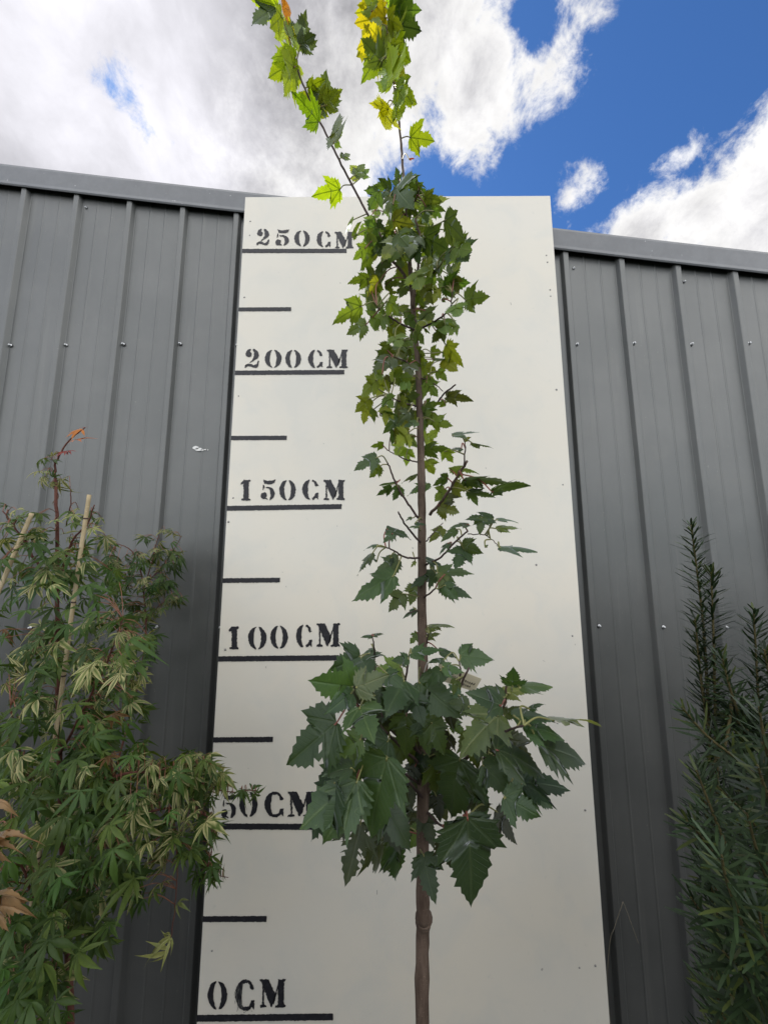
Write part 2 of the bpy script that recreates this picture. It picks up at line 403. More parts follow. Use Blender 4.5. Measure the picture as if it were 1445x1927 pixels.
for px, py in ((45, 381), (163, 391), (441, 424), (1079, 505), (1287, 530)):
    p = un(px, py, YW); spots.append((p[0], p[2], .0058))
for x, z, r in spots:
    if smesh is None: o = screw_mb(.0078).build('screw', [m_screw, m_washer]); smesh = o
    else: o = smesh.copy(); COL.objects.link(o)
    o.parent = shed; o.location = (x-1, -.0003, z-GZ); o.rotation_euler = (0, rnd.uniform(0, 3), 0); o.scale = (r/.0078,)*3
# bird splash
mb = MB(); p = un(375, 845, YW)
for dx, dz, a_, b_ in ((-.012,.004,.010,.006), (0,-.002,.013,.0055), (.014,-.004,.005,.003), (.024,-.003,.003,.002), (.034,-.004,.0022,.0015)):
    an = np.linspace(0, 2*np.pi, 12, endpoint=False); rr = 1+.3*nr.rand(12)
    mb.add([(p[0]+dx+a_*rr[i]*math.cos(q_), YW-.0032, p[2]+dz+b_*rr[i]*math.sin(q_)) for i, q_ in enumerate(an)], [tuple(range(12))])
inshed(mb.build('splash_mark', m_white, smooth=False))

# ------------------------------------------------------------------ hedge added behind the camera, out of view, to block low sky light
sky_block = empty('clipped_sky_block', 'dense dark green clipped hedge added out of view behind the camera to block low sky light', 'sky_block', loc=(.6, -2.45, GZ))
m_sky_block, q, b = mat('sky_block_leaves', (.02,.035,.015), .8, .2)
t = q.n('ShaderNodeTexCoord').outputs['Object']
q.put(b.inputs['Base Color'], q.mix(q.noise(t, 22, 6, .7), (.012,.02,.009), (.035,.055,.022)))
mb = MB(); nu, nv = 160, 30; HT = 1.62
sec_ = [(0,0)]+[(0, HT*k/12) for k in range(1, 12)]+[(-.05, HT)]+[(-.05-.9*k/8, HT+.02) for k in range(1, 9)]+[(-1.0, HT*k/6) for k in range(5, -1, -1)]
V = []
for i in range(nu+1):
    for (yy, zz) in sec_:
        V.append((-5+10*i/nu + rnd.uniform(-.02,.02), yy+rnd.uniform(-.05,.05), max(0, zz+(rnd.uniform(-.05,.05) if zz > 0 else 0))))
k = len(sec_)
mb.add(V, [(i*k+j, (i+1)*k+j, (i+1)*k+j+1, i*k+j+1) for i in range(nu) for j in range(k-1)])
mb.build('foliage', m_sky_block, sky_block, smooth=False)

# ------------------------------------------------------------------ measuring board
BW, BT, BB = 1.20, 2.737, -.30
board = empty('height_board', 'tall white measuring board with black stencilled centimetre heights on the shed wall', 'height board', loc=(BW/2, 0, BB))
def inboard(o):
    o.parent = board; o.location = (-BW/2, 0, -BB); return o
mb = MB()
e = .0015
V = [(e,0,BB),(BW-e,0,BB),(BW-e,0,BT-e),(e,0,BT-e),(0,e,BB),(BW,e,BB),(BW,e,BT),(0,e,BT),(0,.006,BB),(BW,.006,BB),(BW,.006,BT),(0,.006,BT)]
mb.add(V, [(0,1,2,3)], mi=0)
mb.add(V, [(0,4,5,1),(1,5,6,2),(2,6,7,3),(3,7,4,0),(4,8,9,5),(5,9,10,6),(6,10,11,7),(7,11,8,4),(8,11,10,9)], mi=1)
inboard(mb.build('panel', [m_board, m_edge], smooth=False))
mb = MB()
for x0 in (.02, .57, BW-.06): mb.box(x0, x0+.04, .0065, YW-.026, BB+.05, BT-.04)
inboard(mb.build('batten', m_batten, smooth=False))
YP = -.0012
def jag(pts, step=.0035, amp=.0007):
    out = []; n = len(pts)
    for i in range(n):
        a, b = np.array(pts[i]), np.array(pts[(i+1) % n]); L = np.linalg.norm(b-a); k = max(1, int(L/step))
        for j in range(k): out.append(a+(b-a)*j/k)
    out = np.array(out); return out + nr.normal(0, amp, out.shape)
def paint(mb, pts, amp=.0007, mi=0):
    import mathutils.geometry as mg
    P = jag(pts, amp=amp)
    tri = mg.tessellate_polygon([[mathutils.Vector((p[0], p[1], 0)) for p in P]])
    mb.add([(p[0], YP, p[1]) for p in P], [tuple(t_)[::-1] if False else tuple(t_) for t_ in tri], mi=mi)
TICKS = [(455,473,652,473),(448,581,548,580.5),(441,702,648,700.5),(434,824,540,823.5),(427,957,643,953),(418,1092,527,1091),(410,1241,638,1238.5),(402,1392,514,1391),(391,1555,640,1556),(382,1730,502,1729.5),(371,1917.5,627,1914)]
for i, (xa, ya, xb, yb) in enumerate(TICKS):
    a, b = un(xa, ya, 0), un(xb, yb, 0); zt = 2.5-.25*i
    h = .0085 if i % 2 == 0 else .0078
    za = zt + (a[2]-(a[2]+b[2])/2)*.7; zb = zt + (b[2]-(a[2]+b[2])/2)*.7
    za = a[2]*.5+za*.5; zb = b[2]*.5+zb*.5
    mb = MB(); paint(mb, [(.001, za-h), (b[0], zb-h), (b[0], zb+h), (.001, za+h)], .0004)
    inboard(mb.build('tick_mark', m_paint, smooth=False))
def arc(cx, cy, rx, ry, a0, a1, n=14):
    return [(cx+rx*math.cos(math.radians(t)), cy+ry*math.sin(math.radians(t))) for t in np.linspace(a0, a1, n)]
GL = {}
GL['0'] = [arc(.5,.5,.5,.5,97,263)+arc(.47,.5,.17,.44,258,102), arc(.5,.5,.5,.5,83,-83)+arc(.53,.5,.17,.44,-78,78)]
GL['C'] = [arc(.52,.5,.52,.5,100,262)+arc(.50,.5,.17,.45,255,106),
           arc(.54,.5,.46,.5,80,38,7)+[(.97,.70),(.86,.64),(.76,.69)]+arc(.54,.5,.30,.41,50,82,6),
           arc(.54,.5,.46,.5,-80,-52,6)+[(.86,.10),(.96,.02),(.98,.34),(.80,.33)]+arc(.54,.5,.30,.40,-48,-82,6)]
GL['1'] = [[(.10,.0),(.98,.0),(.98,.07),(.82,.12),(.82,.88),(.98,.93),(.98,1.0),(.35,1.0),(.06,.86),(.06,.76),(.32,.80),(.32,.12),(.10,.07)]]
GL['2'] = [arc(.30,.72,.24,.16,-40,-250,10)+arc(.5,.68,.46,.32,150,100,6)+[(.45,.92)]+[(.36,.86),(.44,.80),(.50,.74)]+[(.46,.62)],
           arc(.5,.68,.48,.32,80,-30,10)+[(.62,.36),(.40,.26),(.10,.16),(.02,.06),(.30,.22),(.52,.40),(.64,.60),(.64,.80),(.56,.92)],
           [(.0,.02),(.04,.14),(.22,.22),(.42,.20),(.64,.13),(.82,.20),(.92,.36),(1.0,.36),(.95,.12),(.82,.0),(.62,.0),(.42,.07),(.20,.08),(.08,.0)]]
GL['5'] = [[(.16,1.0),(.30,.95),(.55,.93),(.80,.96),(1.0,1.0),(.92,.84),(.72,.76),(.45,.76),(.22,.80)],
           [(.14,.74),(.22,.74),(.23,.60),(.16,.46),(.12,.50)],
           [(.30,.62)]+arc(.50,.32,.46,.32,98,-80,12)+[(.60,.06),(.66,.22),(.64,.44),(.52,.56),(.36,.56)],
           [(.36,.03)]+arc(.25,.2,.25,.18,250,90,8)+[(.38,.34),(.42,.24),(.34,.12),(.46,.06),(.48,.0)]]
GL['M'] = [[(.0,.0),(.26,.0),(.26,.07),(.17,.11),(.17,.62),(.10,.82),(.10,.11),(.0,.07)],
           [(.0,1.0),(.32,1.0),(.66,.30),(.50,.02),(.44,.02),(.08,.90),(.0,.93)],
           [(.72,1.0),(1.0,1.0),(1.0,.93),(.93,.89),(.93,.11),(1.0,.07),(1.0,.0),(.62,.0),(.62,.07),(.70,.11),(.70,.34),(.72,.50),(.58,.10),(.54,.14),(.70,.62),(.66,.90)]]
GL['M'][2] = [(.70,1.0),(1.0,1.0),(1.0,.93),(.93,.89),(.93,.11),(1.0,.07),(1.0,.0),(.60,.0),(.60,.07),(.70,.11),(.70,.66),(.54,.10),(.50,.16),(.66,.72),(.70,.90)]
GL['M'][1] = [(.0,1.0),(.34,1.0),(.62,.42),(.47,.02),(.43,.02),(.20,.55),(.06,.90),(.0,.93)]
ROWS = [
 [('2',482.5,430,507,461),('5',518,431,545,462),('0',554,433,583,463.5),('C',596,434.5,623,465),('M',630,436,665,467)],
 [('2',460.5,656,488,692),('0',498.5,658,530,692),('0',537,658,566.5,692.5),('C',580,658,608,692.5),('M',615,658,654.5,692.5)],
 [('1',452,903,472,942),('5',491,902,519,941),('0',525.5,903,557,942),('C',569,902,600,941),('M',609,903,649,941)],
 [('1',430,1179,450,1222),('0',467,1179,502,1222),('0',509,1177,542,1221),('C',557,1175,588,1219),('M',596,1173,640,1217)],
 [('5',416,1494,446,1540),('0',451,1490,485,1538),('C',498,1490,535,1538),('M',542,1490,591,1537)],
 [('0',391,1846,428,1900),('C',443,1843,480,1902),('M',489,1843,538,1896)]]
for row in ROWS:
    mb = MB()
    for ch, x0, y0, x1, y1 in row:
        if ch == 'M' and row is ROWS[0]: pass
        a, b, c, d = un(x0, y1, 0), un(x1, y1, 0), un(x1, y0, 0), un(x0, y0, 0)
        for poly in GL[ch]:
            P = []
            for (s_, t_) in poly:
                p = a*(1-s_)*(1-t_)+b*s_*(1-t_)+c*s_*t_+d*(1-s_)*t_
                P.append((p[0], p[2]))
            paint(mb, P, .0007)
    if row is ROWS[5]:                       # the smudged C of the bottom row
        for k in range(26):
            s_ = nr.rand(); p = un(440+nr.uniform(-2, 13)+14*abs(s_-.5), 1848+52*s_, 0); L = nr.uniform(.006,.02); w = nr.uniform(.0004,.0013); dx = nr.normal(0,.002)
            mb.add([(p[0],YP-.0004,p[2]),(p[0]+w,YP-.0004,p[2]),(p[0]+w+dx,YP-.0004,p[2]-L),(p[0]+dx,YP-.0004,p[2]-L)], [(0,1,2,3)], mi=1)
        for k in range(12):
            p = un(470+nr.uniform(-12, 10), 1898+nr.uniform(0, 7), 0); w = nr.uniform(.0005,.0015)
            mb.add([(p[0]-w,YP-.0004,p[2]-w),(p[0]+w,YP-.0004,p[2]-w*1.5),(p[0]+w,YP-.0004,p[2]+w)], [(0,1,2)], mi=0)
    if row is ROWS[4] or row is ROWS[5]:     # overpainted C: gaps filled in
        ch, x0, y0, x1, y1 = row[-2]
        for (s0, s1, t0, t1) in ((.38,.62,.88,1.0), (.40,.66,.0,.13)):
            P = [un(x0+(x1-x0)*s_, y1+(y0-y1)*t_, 0) for s_, t_ in ((s0,t0),(s1,t0),(s1,t1),(s0,t1))]
            paint(mb, [(p_[0], p_[2]) for p_ in P], .0008)
            mb.v[-1][:, 1] -= .0003
    inboard(mb.build('lettering', [m_paint, m_smear], smooth=False))
m_dot, q, b = mat('rivet_grey', (.20,.20,.19), .5)
riv = None
for px, py in ((471,416),(470,442),(460,559),(449,745),(439,937),(430,982),(424,1223),(399,1790),(1028,480),(1030,493),(1035,545),(1036,557),(1047,733),(1059,912),(1009,1063),(1077,1197),(1101,1525),(1090,1822),(1120,1818)):
    p = un(px, py, 0)
    if riv is None:
        a = np.linspace(0, 2*np.pi, 12, endpoint=False)
        V = [(.0042*math.cos(t_), 0, .0042*math.sin(t_)) for t_ in a]+[(.0030*math.cos(t_), -.0016, .0030*math.sin(t_)) for t_ in a]
        m = MB(); m.add(V, [(j,(j+1) % 12,12+(j+1) % 12,12+j) for j in range(12)]+[tuple(range(12,24))]); o = riv = m.build('rivet', m_dot)
    else: o = riv.copy(); COL.objects.link(o)
    o.parent = board; o.location = (p[0]-BW/2, -.0002, p[2]-BB); o.scale = (rnd.uniform(.6,1.0),)*3
# scuffs: short hairline scratches and specks in the sheet
for px, py, dx, dz in ((960,569,.002,.011),(709,1675,.0,.012),(500,1254,.001,.006),(531,1076,.002,.003),(538,1103,.001,.004)):
    mb = MB(); p = un(px, py, 0); mb.add([(p[0],YP,p[2]),(p[0]+.0014,YP,p[2]),(p[0]+.0014+dx,YP,p[2]-dz),(p[0]+dx,YP,p[2]-dz)], [(0,1,2,3)])
    inboard(mb.build('scratch', m_smear, smooth=False))

# ------------------------------------------------------------------ pots (stand below the picture's lower edge)
def pot(x, y, r, label):
    t_ = empty('plant_pot', label, 'plant pot', 'black nursery pots', (x, y, GZ))
    n = 32; a = np.linspace(0, 2*np.pi, n, endpoint=False); mb = MB()
    prof_ = [(0,.003),(r*.80,.003),(r*.97,.30),(r*1.04,.30),(r*1.04,.325),(r*.96,.325),(r*.94,.27)]
    V = [(p*math.cos(t), p*math.sin(t), z) for p, z in prof_ for t in a]
    mb.add(V, [(i*n+j, i*n+(j+1) % n, (i+1)*n+(j+1) % n, (i+1)*n+j) for i in range(len(prof_)-1) for j in range(n)]); mb.build('shell', m_pot, t_)
    mb = MB(); V = [(0,0,.285)]+[(r*.945*math.cos(t), r*.945*math.sin(t), .28+.01*nr.rand()) for t in a]
    mb.add(V, [(0, 1+j, 1+(j+1) % n) for j in range(n)]); mb.build('soil', m_soil, t_)

# ------------------------------------------------------------------ maple leaf
OUT_A = [(0,0),(.05,-.035),(.13,-.035),(.20,.0),(.265,.01),(.25,.055),(.33,.085),(.305,.13),(.35,.19),(.31,.215),(.36,.285),(.325,.30),(.385,.44),(.29,.375),(.265,.40),(.215,.385),(.225,.46),(.19,.49),(.225,.565),(.175,.60),(.185,.67),(.125,.71),(.12,.78),(.075,.82),(.06,.88),(.03,.93),(0,1.0)]
OUT_B = [(0,0),(.05,-.05),(.13,-.07),(.22,-.04),(.32,-.05),(.27,.03),(.36,.06),(.31,.11),(.40,.17),(.37,.22),(.45,.30),(.42,.34),(.53,.50),(.38,.44),(.34,.47),(.20,.36),(.20,.45),(.155,.50),(.24,.59),(.185,.62),(.23,.72),(.14,.73),(.145,.81),(.085,.83),(.065,.90),(.03,.94),(0,1.0)]
OUT_A, OUT_B = np.array(OUT_A), np.array(OUT_B)
def leaf(mb, base, a, nrm, L, mixv, wscale, col, bend=.15, fold=.12, wave=.03, holes=False, curl=0.0):
    """a: unit axis base->tip, nrm: upper side"""
    s = norm(np.cross(a, nrm)); nrm = norm(np.cross(s, a))
    V = []; UV = []; F = []; R = 4
    skew = rnd.uniform(-.05, .05); ph = [rnd.uniform(0, 6.28) for _ in range(4)]
    rowsn = len(OUT_A)
    for side in (1, -1):
        jit = 1 + nr.normal(0, .05, rowsn)
        O = OUT_A*(1-mixv) + OUT_B*mixv
        O = O*np.stack([jit, np.ones(rowsn)], 1); O[1:-1] += nr.normal(0, .006, (rowsn-2, 2))
        last = 0.0; b0 = len(V)
        for (u, v) in O:
            mz = min(1.0, max(last, v - .55*u)); last = mz
            for r in range(R):
                t = r/(R-1); uu, vv = u*t, mz + (v-mz)*t
                U = side*uu*wscale
                h = -bend*vv*vv + fold*abs(uu) - (fold*.9+curl)*uu*uu*2.4
                h += wave*math.sin(9*uu+ph[0]+side)*t + wave*.7*math.sin(7*vv+ph[1]+2*side)*t*abs(uu)*2.5
                h -= curl*.6*max(0, vv-.55)**2*3
                P = base + L*((vv)*a + (U+skew*vv*vv)*s + h*nrm)
                V.append(P); UV.append((side*uu, vv))
        for j in range(rowsn-1):
            for r in range(R-1):
                q_ = (b0+j*R+r, b0+j*R+r+1, b0+(j+1)*R+r+1, b0+(j+1)*R+r)
                if holes and r >= 1 and 3 < j < 20 and rnd.random() < holes: continue
                F.append(q_ if side > 0 else q_[::-1])
    cc = np.array(col)
    mb.add(V, F, UV, cc, 0)
PAL = {'n': (.056,.094,.024), 'd': (.033,.064,.023), 'b': (.044,.082,.028), 'l': (.098,.142,.026), 'k': (.034,.044,.018), 'p': (.105,.140,.058),
       'g': (.165,.245,.018), 'y': (.27,.275,.016), 'o': (.36,.15,.025), 'r': (.25,.04,.02)}
def colour(k):
    c = np.array(PAL[k]); v = rnd.uniform(.62, 1.32); return np.clip(c*v*(1+nr.normal(0,.05,3)), .01, .8)

YT = -.50                                     # the tree stands half a metre in front of the board
Z3 = lambda p: (560+p[0]/2.89, 300+p[1]/2.89)
Z4 = lambda p: (560+p[0]/2.89, 780+p[1]/2.89)
Z5 = lambda p: (520+p[0]/2.331, 1180+p[1]/2.331)
Z1 = lambda p: (p[0]/2.0014, p[1]/2.0014)
ZF = lambda p: p
tree = empty('maple_tree', 'slender young maple with grey brown trunk in front of the measuring board', 'tree', loc=(.62, YT, GZ+.28))
TO = np.array([.62, YT, GZ+.28])
TR = [(797,2600),(796,2200),(795,1927),(795.5,1760),(797,1728),(796,1700),(796,1500),(796,1300),(794,1150),(794,1000),(793,900),(790,790),(786,680),(779,600),(773,520),(768,440),(764,380),(757,310),(754,260),(742,160),(727,50),(716,-40),(708,-110)]
TRW = [27,26,24,23.5,28,22.5,21.5,20,18,16.5,15.5,14,12.5,11.5,9.5,8,7,6,5.5,5,4.2,3.4,2.5]
tp = [un(x, y, YT + .01*math.sin(i*1.3)) for i, (x, y) in enumerate(TR[2:])]
tp = [np.array([tp[0][0]+.002, YT, GZ+.27]), np.array([tp[0][0], YT, .2])] + tp
trr = [.93*w*(YT-CAM[1])/FPX/2 for w in TRW]
trr[4] = .0145
TP = spline(tp, 6)
TP = TP + np.stack([nr.normal(0,.0004,len(TP)), np.zeros(len(TP)), np.zeros(len(TP))], 1)
RR = np.interp(np.linspace(0, len(tp)-1, len(TP)), range(len(tp)), trr) * (1+.05*np.sin(np.arange(len(TP))*1.9)+.07*(nr.rand(len(TP)) > .86))
mb = MB(); mb.tube(TP - TO, RR, 14)
trunk = mb.build('trunk', m_bark, tree)
skel = [(TP[i], None) for i in range(12, len(TP))]
BR = [  # (zoom map, points, start width px, end width px, depth change)
 (Z4, [(720,545),(800,450),(868,340),(922,252)], 6, 4, -.10), (Z4, [(905,275),(911,205),(910,150)], 3.2, 2, -.02),
 (Z4, [(655,562),(590,470),(535,375),(500,290),(488,262)], 4.5, 2.5, -.04), (Z4, [(668,695),(610,630),(573,580),(548,530)], 4.2, 2.5, -.10),
 (Z4, [(700,818),(780,775),(860,690),(925,635)], 4, 2.5, -.12), (Z4, [(925,650),(1010,655),(1060,685),(1095,720)], 2, 1.4, -.04),
 (Z4, [(660,780),(590,778),(530,745),(480,722)], 4, 2.2, -.10), (Z4, [(690,995),(725,968),(750,945)], 3.5, 2.5, -.08),
 (Z4, [(655,258),(590,245),(530,215),(490,195)], 3.2, 2, .08), (Z4, [(650,1062),(630,1072),(600,1080)], 2, 1.5, -.03),
 (Z4, [(700,690),(740,640),(790,590)], 2.5, 1.6, .06), (Z4, [(705,1245),(704,1215),(715,1190)], 2.4, 1.6, -.04),
 (Z3, [(618,690),(560,600),(510,540),(475,460),(395,320)], 6.5, 5, .02), (Z3, [(395,320),(310,165),(225,0),(140,-170),(50,-360),(-10,-520)], 5, 4, .0),
 (Z3, [(625,805),(640,680),(657,560),(668,430),(640,320)], 6, 4, -.06), (Z3, [(640,930),(600,910),(535,878),(430,800)], 4.5, 2.4, -.08),
 (Z3, [(645,920),(700,905),(775,860),(825,815),(840,720)], 4.5, 2.2, -.10), (Z3, [(650,1342),(580,1325),(505,1290)], 3.8, 2.2, -.08),
 (Z3, [(625,690),(700,640),(760,598)], 3, 2, -.06), (Z3, [(640,1130),(590,1100),(520,1070)], 3, 2, -.05), (Z3, [(670,1190),(720,1200),(790,1260)], 2.6, 1.6, -.06),
 (Z3, [(765,1315),(800,1270),(858,1225)], 3.5, 2.6, -.10), (Z3, [(610,560),(580,470),(530,400)], 3, 2, -.07), (Z3, [(600,330),(560,260),(500,180)], 3, 2, -.03),
 (Z3, [(590,300),(640,220),(660,160)], 3, 2, -.05), (Z3, [(580,220),(560,140),(545,100)], 2.5, 1.6, -.04),
 (Z5, [(648,600),(590,470),(556,340),(575,180),(580,130)], 5, 2.6, -.08), (Z5, [(655,500),(715,400),(775,318),(845,180)], 5.5, 3, -.12),
 (Z5, [(715,400),(775,300),(806,215),(800,150)], 4, 2.2, -.06), (Z5, [(650,740),(710,680),(830,580),(935,480),(998,345),(1010,260)], 7, 3, -.14),
 (Z5, [(935,500),(1000,460),(1085,432)], 4, 2.5, -.16), (Z5, [(655,765),(600,700),(550,650),(500,600)], 5, 2.6, -.14),
 (Z5, [(640,610),(540,520),(460,440),(370,360),(325,275)], 5, 2.6, -.16), (Z5, [(650,800),(720,870),(760,860),(838,835)], 4, 2, -.18),
 (Z5, [(432,125),(428,80),(420,40)], 3.6, 1.6, -.10), (Z5, [(640,560),(520,470),(440,330),(430,130)], 4, 2.4, -.10), (Z5, [(650,640),(800,640),(900,580),(1000,575),(1110,655)], 4, 1.8, -.14),
 (Z5, [(640,700),(560,640),(480,575),(360,665)], 4, 2.2, -.18)]
for zm, pts, w0, w1, dd in BR:
    f = [zm(p) for p in pts]; k = len(f)
    y0 = YT if not (zm is Z5 and pts[0] == (432,125)) else YT-.1
    if pts[0] in ((905,275),): y0 = YT-.095
    if pts[0] == (395,320): y0 = YT+.02
    if pts[0] == (925,650): y0 = YT-.12
    if pts[0] == (715,400): y0 = YT-.035
    if pts[0] == (935,500): y0 = YT-.10
    P = spline([un(x, y, y0 + dd*(i/(k-1))**.8) for i, (x, y) in enumerate(f)], 6)
    P[1:-1] += nr.normal(0, .0005, (len(P)-2, 3))
    sc_px = (y0-CAM[1])/FPX/2
    mb = MB(); mb.tube(P-TO, np.linspace(w0, w1, len(P))*sc_px, 8)
    mb.build('branch', m_twig if w0 < 6 else m_bark, trunk)
    skel += [(p, None) for p in P[1:]]
SK = np.array([p for p, _ in skel])
def toimg(P):
    d = (P-CAM) @ RC; return np.stack([PW/2+FPX*d[:,0]/d[:,1], PH/2-FPX*d[:,2]/d[:,1]], 1)
SKI = toimg(SK)
LEAVES = []
def L_(zm, txt):
    for ln in txt.split(';'):
        p = ln.split()
        if len(p) < 5: continue
        LEAVES.append((zm((float(p[0]), float(p[1]))), zm((float(p[2]), float(p[3]))), float(p[4]), p[5] if len(p) > 5 else 'n', p[6] if len(p) > 6 else ''))
L_(Z5, '''335 262 162 240 1.0 b;330 290 230 368 .9 d;365 355 425 490 1.25 b;265 420 38 612 .72 b;365 130 243 190 .9 d;372 135 400 198 1.9 d;350 265 490 212 .75 p;545 175 402 200 .55 l;560 235 490 372 1.15 b;
625 240 788 390 .9 b;570 385 565 572 .75 n;680 420 745 562 .68 n;485 575 394 925 .66 d;490 500 335 650 .95 d;350 670 103 862 .72 b F;355 675 215 958 .8 b F;478 755 535 985 .95 k;470 760 592 985 .7 d;660 530 650 722 .82 k;
805 580 748 832 .72 b F;838 835 868 1222 .70 b F;645 1000 685 1203 .88 b F;370 860 308 1132 .8 k H;430 900 470 1097 .55 k;645 830 695 958 .9 k;700 740 720 852 .85 k;870 650 935 858 .62 d;840 690 830 822 .8 k;905 605 1032 735 .75 d;
1000 745 1157 835 .8 d;1075 685 1285 690 .55 d;1075 690 1222 782 .5 b;965 540 1195 615 .52 b;1150 520 1372 580 .55 d;1040 390 1220 385 .38 d;1085 430 1262 478 .5 b;1210 412 1400 402 .13 p;975 385 793 548 .62 p F;890 480 880 592 .85 d;
730 175 820 192 .5 b;805 125 952 135 .65 b;715 105 790 122 .4 d;735 145 667 152 .35 d;580 140 508 145 .65 b;590 115 722 95 .4 b;1035 260 1042 195 1.05 b;1065 265 1197 240 .4 n;1000 290 1102 270 .5 l;1000 310 903 260 .6 n;
985 345 838 290 .55 b;845 350 757 330 .7 n;640 330 722 352 .7 d;440 350 358 270 .8 k;420 40 368 42 .35 d;425 38 472 28 .3 n;430 95 380 112 .3 d;500 390 448 492 .75 k;370 490 278 557 .75 n;620 30 584 76 .7 n;660 45 716 20 .5 l;658 15 728 -28 .25 l;
560 360 470 440 .8 k;610 610 560 700 .7 k;520 690 590 790 .6 k;760 470 720 560 .7 k;800 300 760 250 .6 d;900 440 960 370 .7 d;700 300 690 350 .8 d;1000 390 1060 340 .5 n;930 560 990 500 .6 k;330 620 205 640 .5 d;300 240 380 330 .7 k;
640 400 662 565 .8 b F;690 350 638 475 .8 n F;598 300 645 435 .85 b F;650 560 600 690 .7 d F;690 600 720 740 .7 n;720 560 790 640 .7 k;600 760 560 700 .6 k;860 820 930 760 .5 k;430 300 520 350 .7 d;260 680 135 935 .55 d;790 230 770 300 .5 n;720 190 660 260 .6 d;480 200 560 260 .6 d;1110 360 1170 330 .3 d''')
L_(Z4, '''845 115 988 92 .2 d;905 140 942 118 .6 l;950 155 1066 173 .15 d;890 185 828 190 .3 d;690 195 838 165 .45 d;800 200 845 262 1.0 l;705 250 742 332 1.0 l;690 145 765 85 .85 l;830 300 987 295 .3 b;905 357 1182 322 .2 b;
1055 418 1247 358 .28 b;930 420 1072 437 .4 b;930 415 990 492 .6 b;840 402 948 388 .7 l;800 405 738 472 .7 l;812 430 832 515 1.05 k;770 500 888 535 .75 l;815 345 718 378 .6 d;710 375 590 417 .4 b;650 328 558 360 .2 d;
1062 570 913 548 .32 b;1085 572 1202 575 .22 b;1085 622 1212 598 .3 l;1000 560 985 652 .7 n;930 600 828 602 .25 b;790 620 713 692 .6 l;862 625 778 692 .5 n;1095 722 1302 726 .2 b;895 705 1005 762 .85 n;1020 720 1037 708 .8 n;905 735 855 840 .9 d;
820 700 762 758 .35 d;485 625 622 662 .35 b;515 650 463 693 .7 d;435 708 356 720 .2 d;405 757 308 862 .25 n;548 790 398 880 .62 b;522 875 288 1015 .5 b;752 865 602 918 .45 b;760 860 958 848 .45 n;800 870 760 938 .8 l;770 935 958 968 .5 d;800 930 885 1012 .7 d;
572 975 488 1072 .75 n;640 930 610 1038 .8 n;645 1065 568 1100 .4 d;720 1150 850 1136 .22 l;465 165 393 170 .6 n;430 235 303 302 .55 b;450 285 383 342 .7 n;525 90 495 168 .5 d;600 100 528 172 .95 l;600 120 648 182 .8 n;
570 170 518 242 .95 l;600 190 590 282 .85 l;535 370 443 384 .2 d;510 400 423 442 .5 d;560 395 513 472 .7 n;730 40 803 40 .35 d;650 40 568 66 .4 d;550 20 463 92 .75 n;640 590 700 600 .3 d;620 560 585 578 .4 d;660 610 600 605 .3 d;
720 830 745 840 .6 l;640 800 610 830 .5 l;700 790 815 835 .28 d;430 800 400 770 .3 d;515 780 500 840 .4 d''')
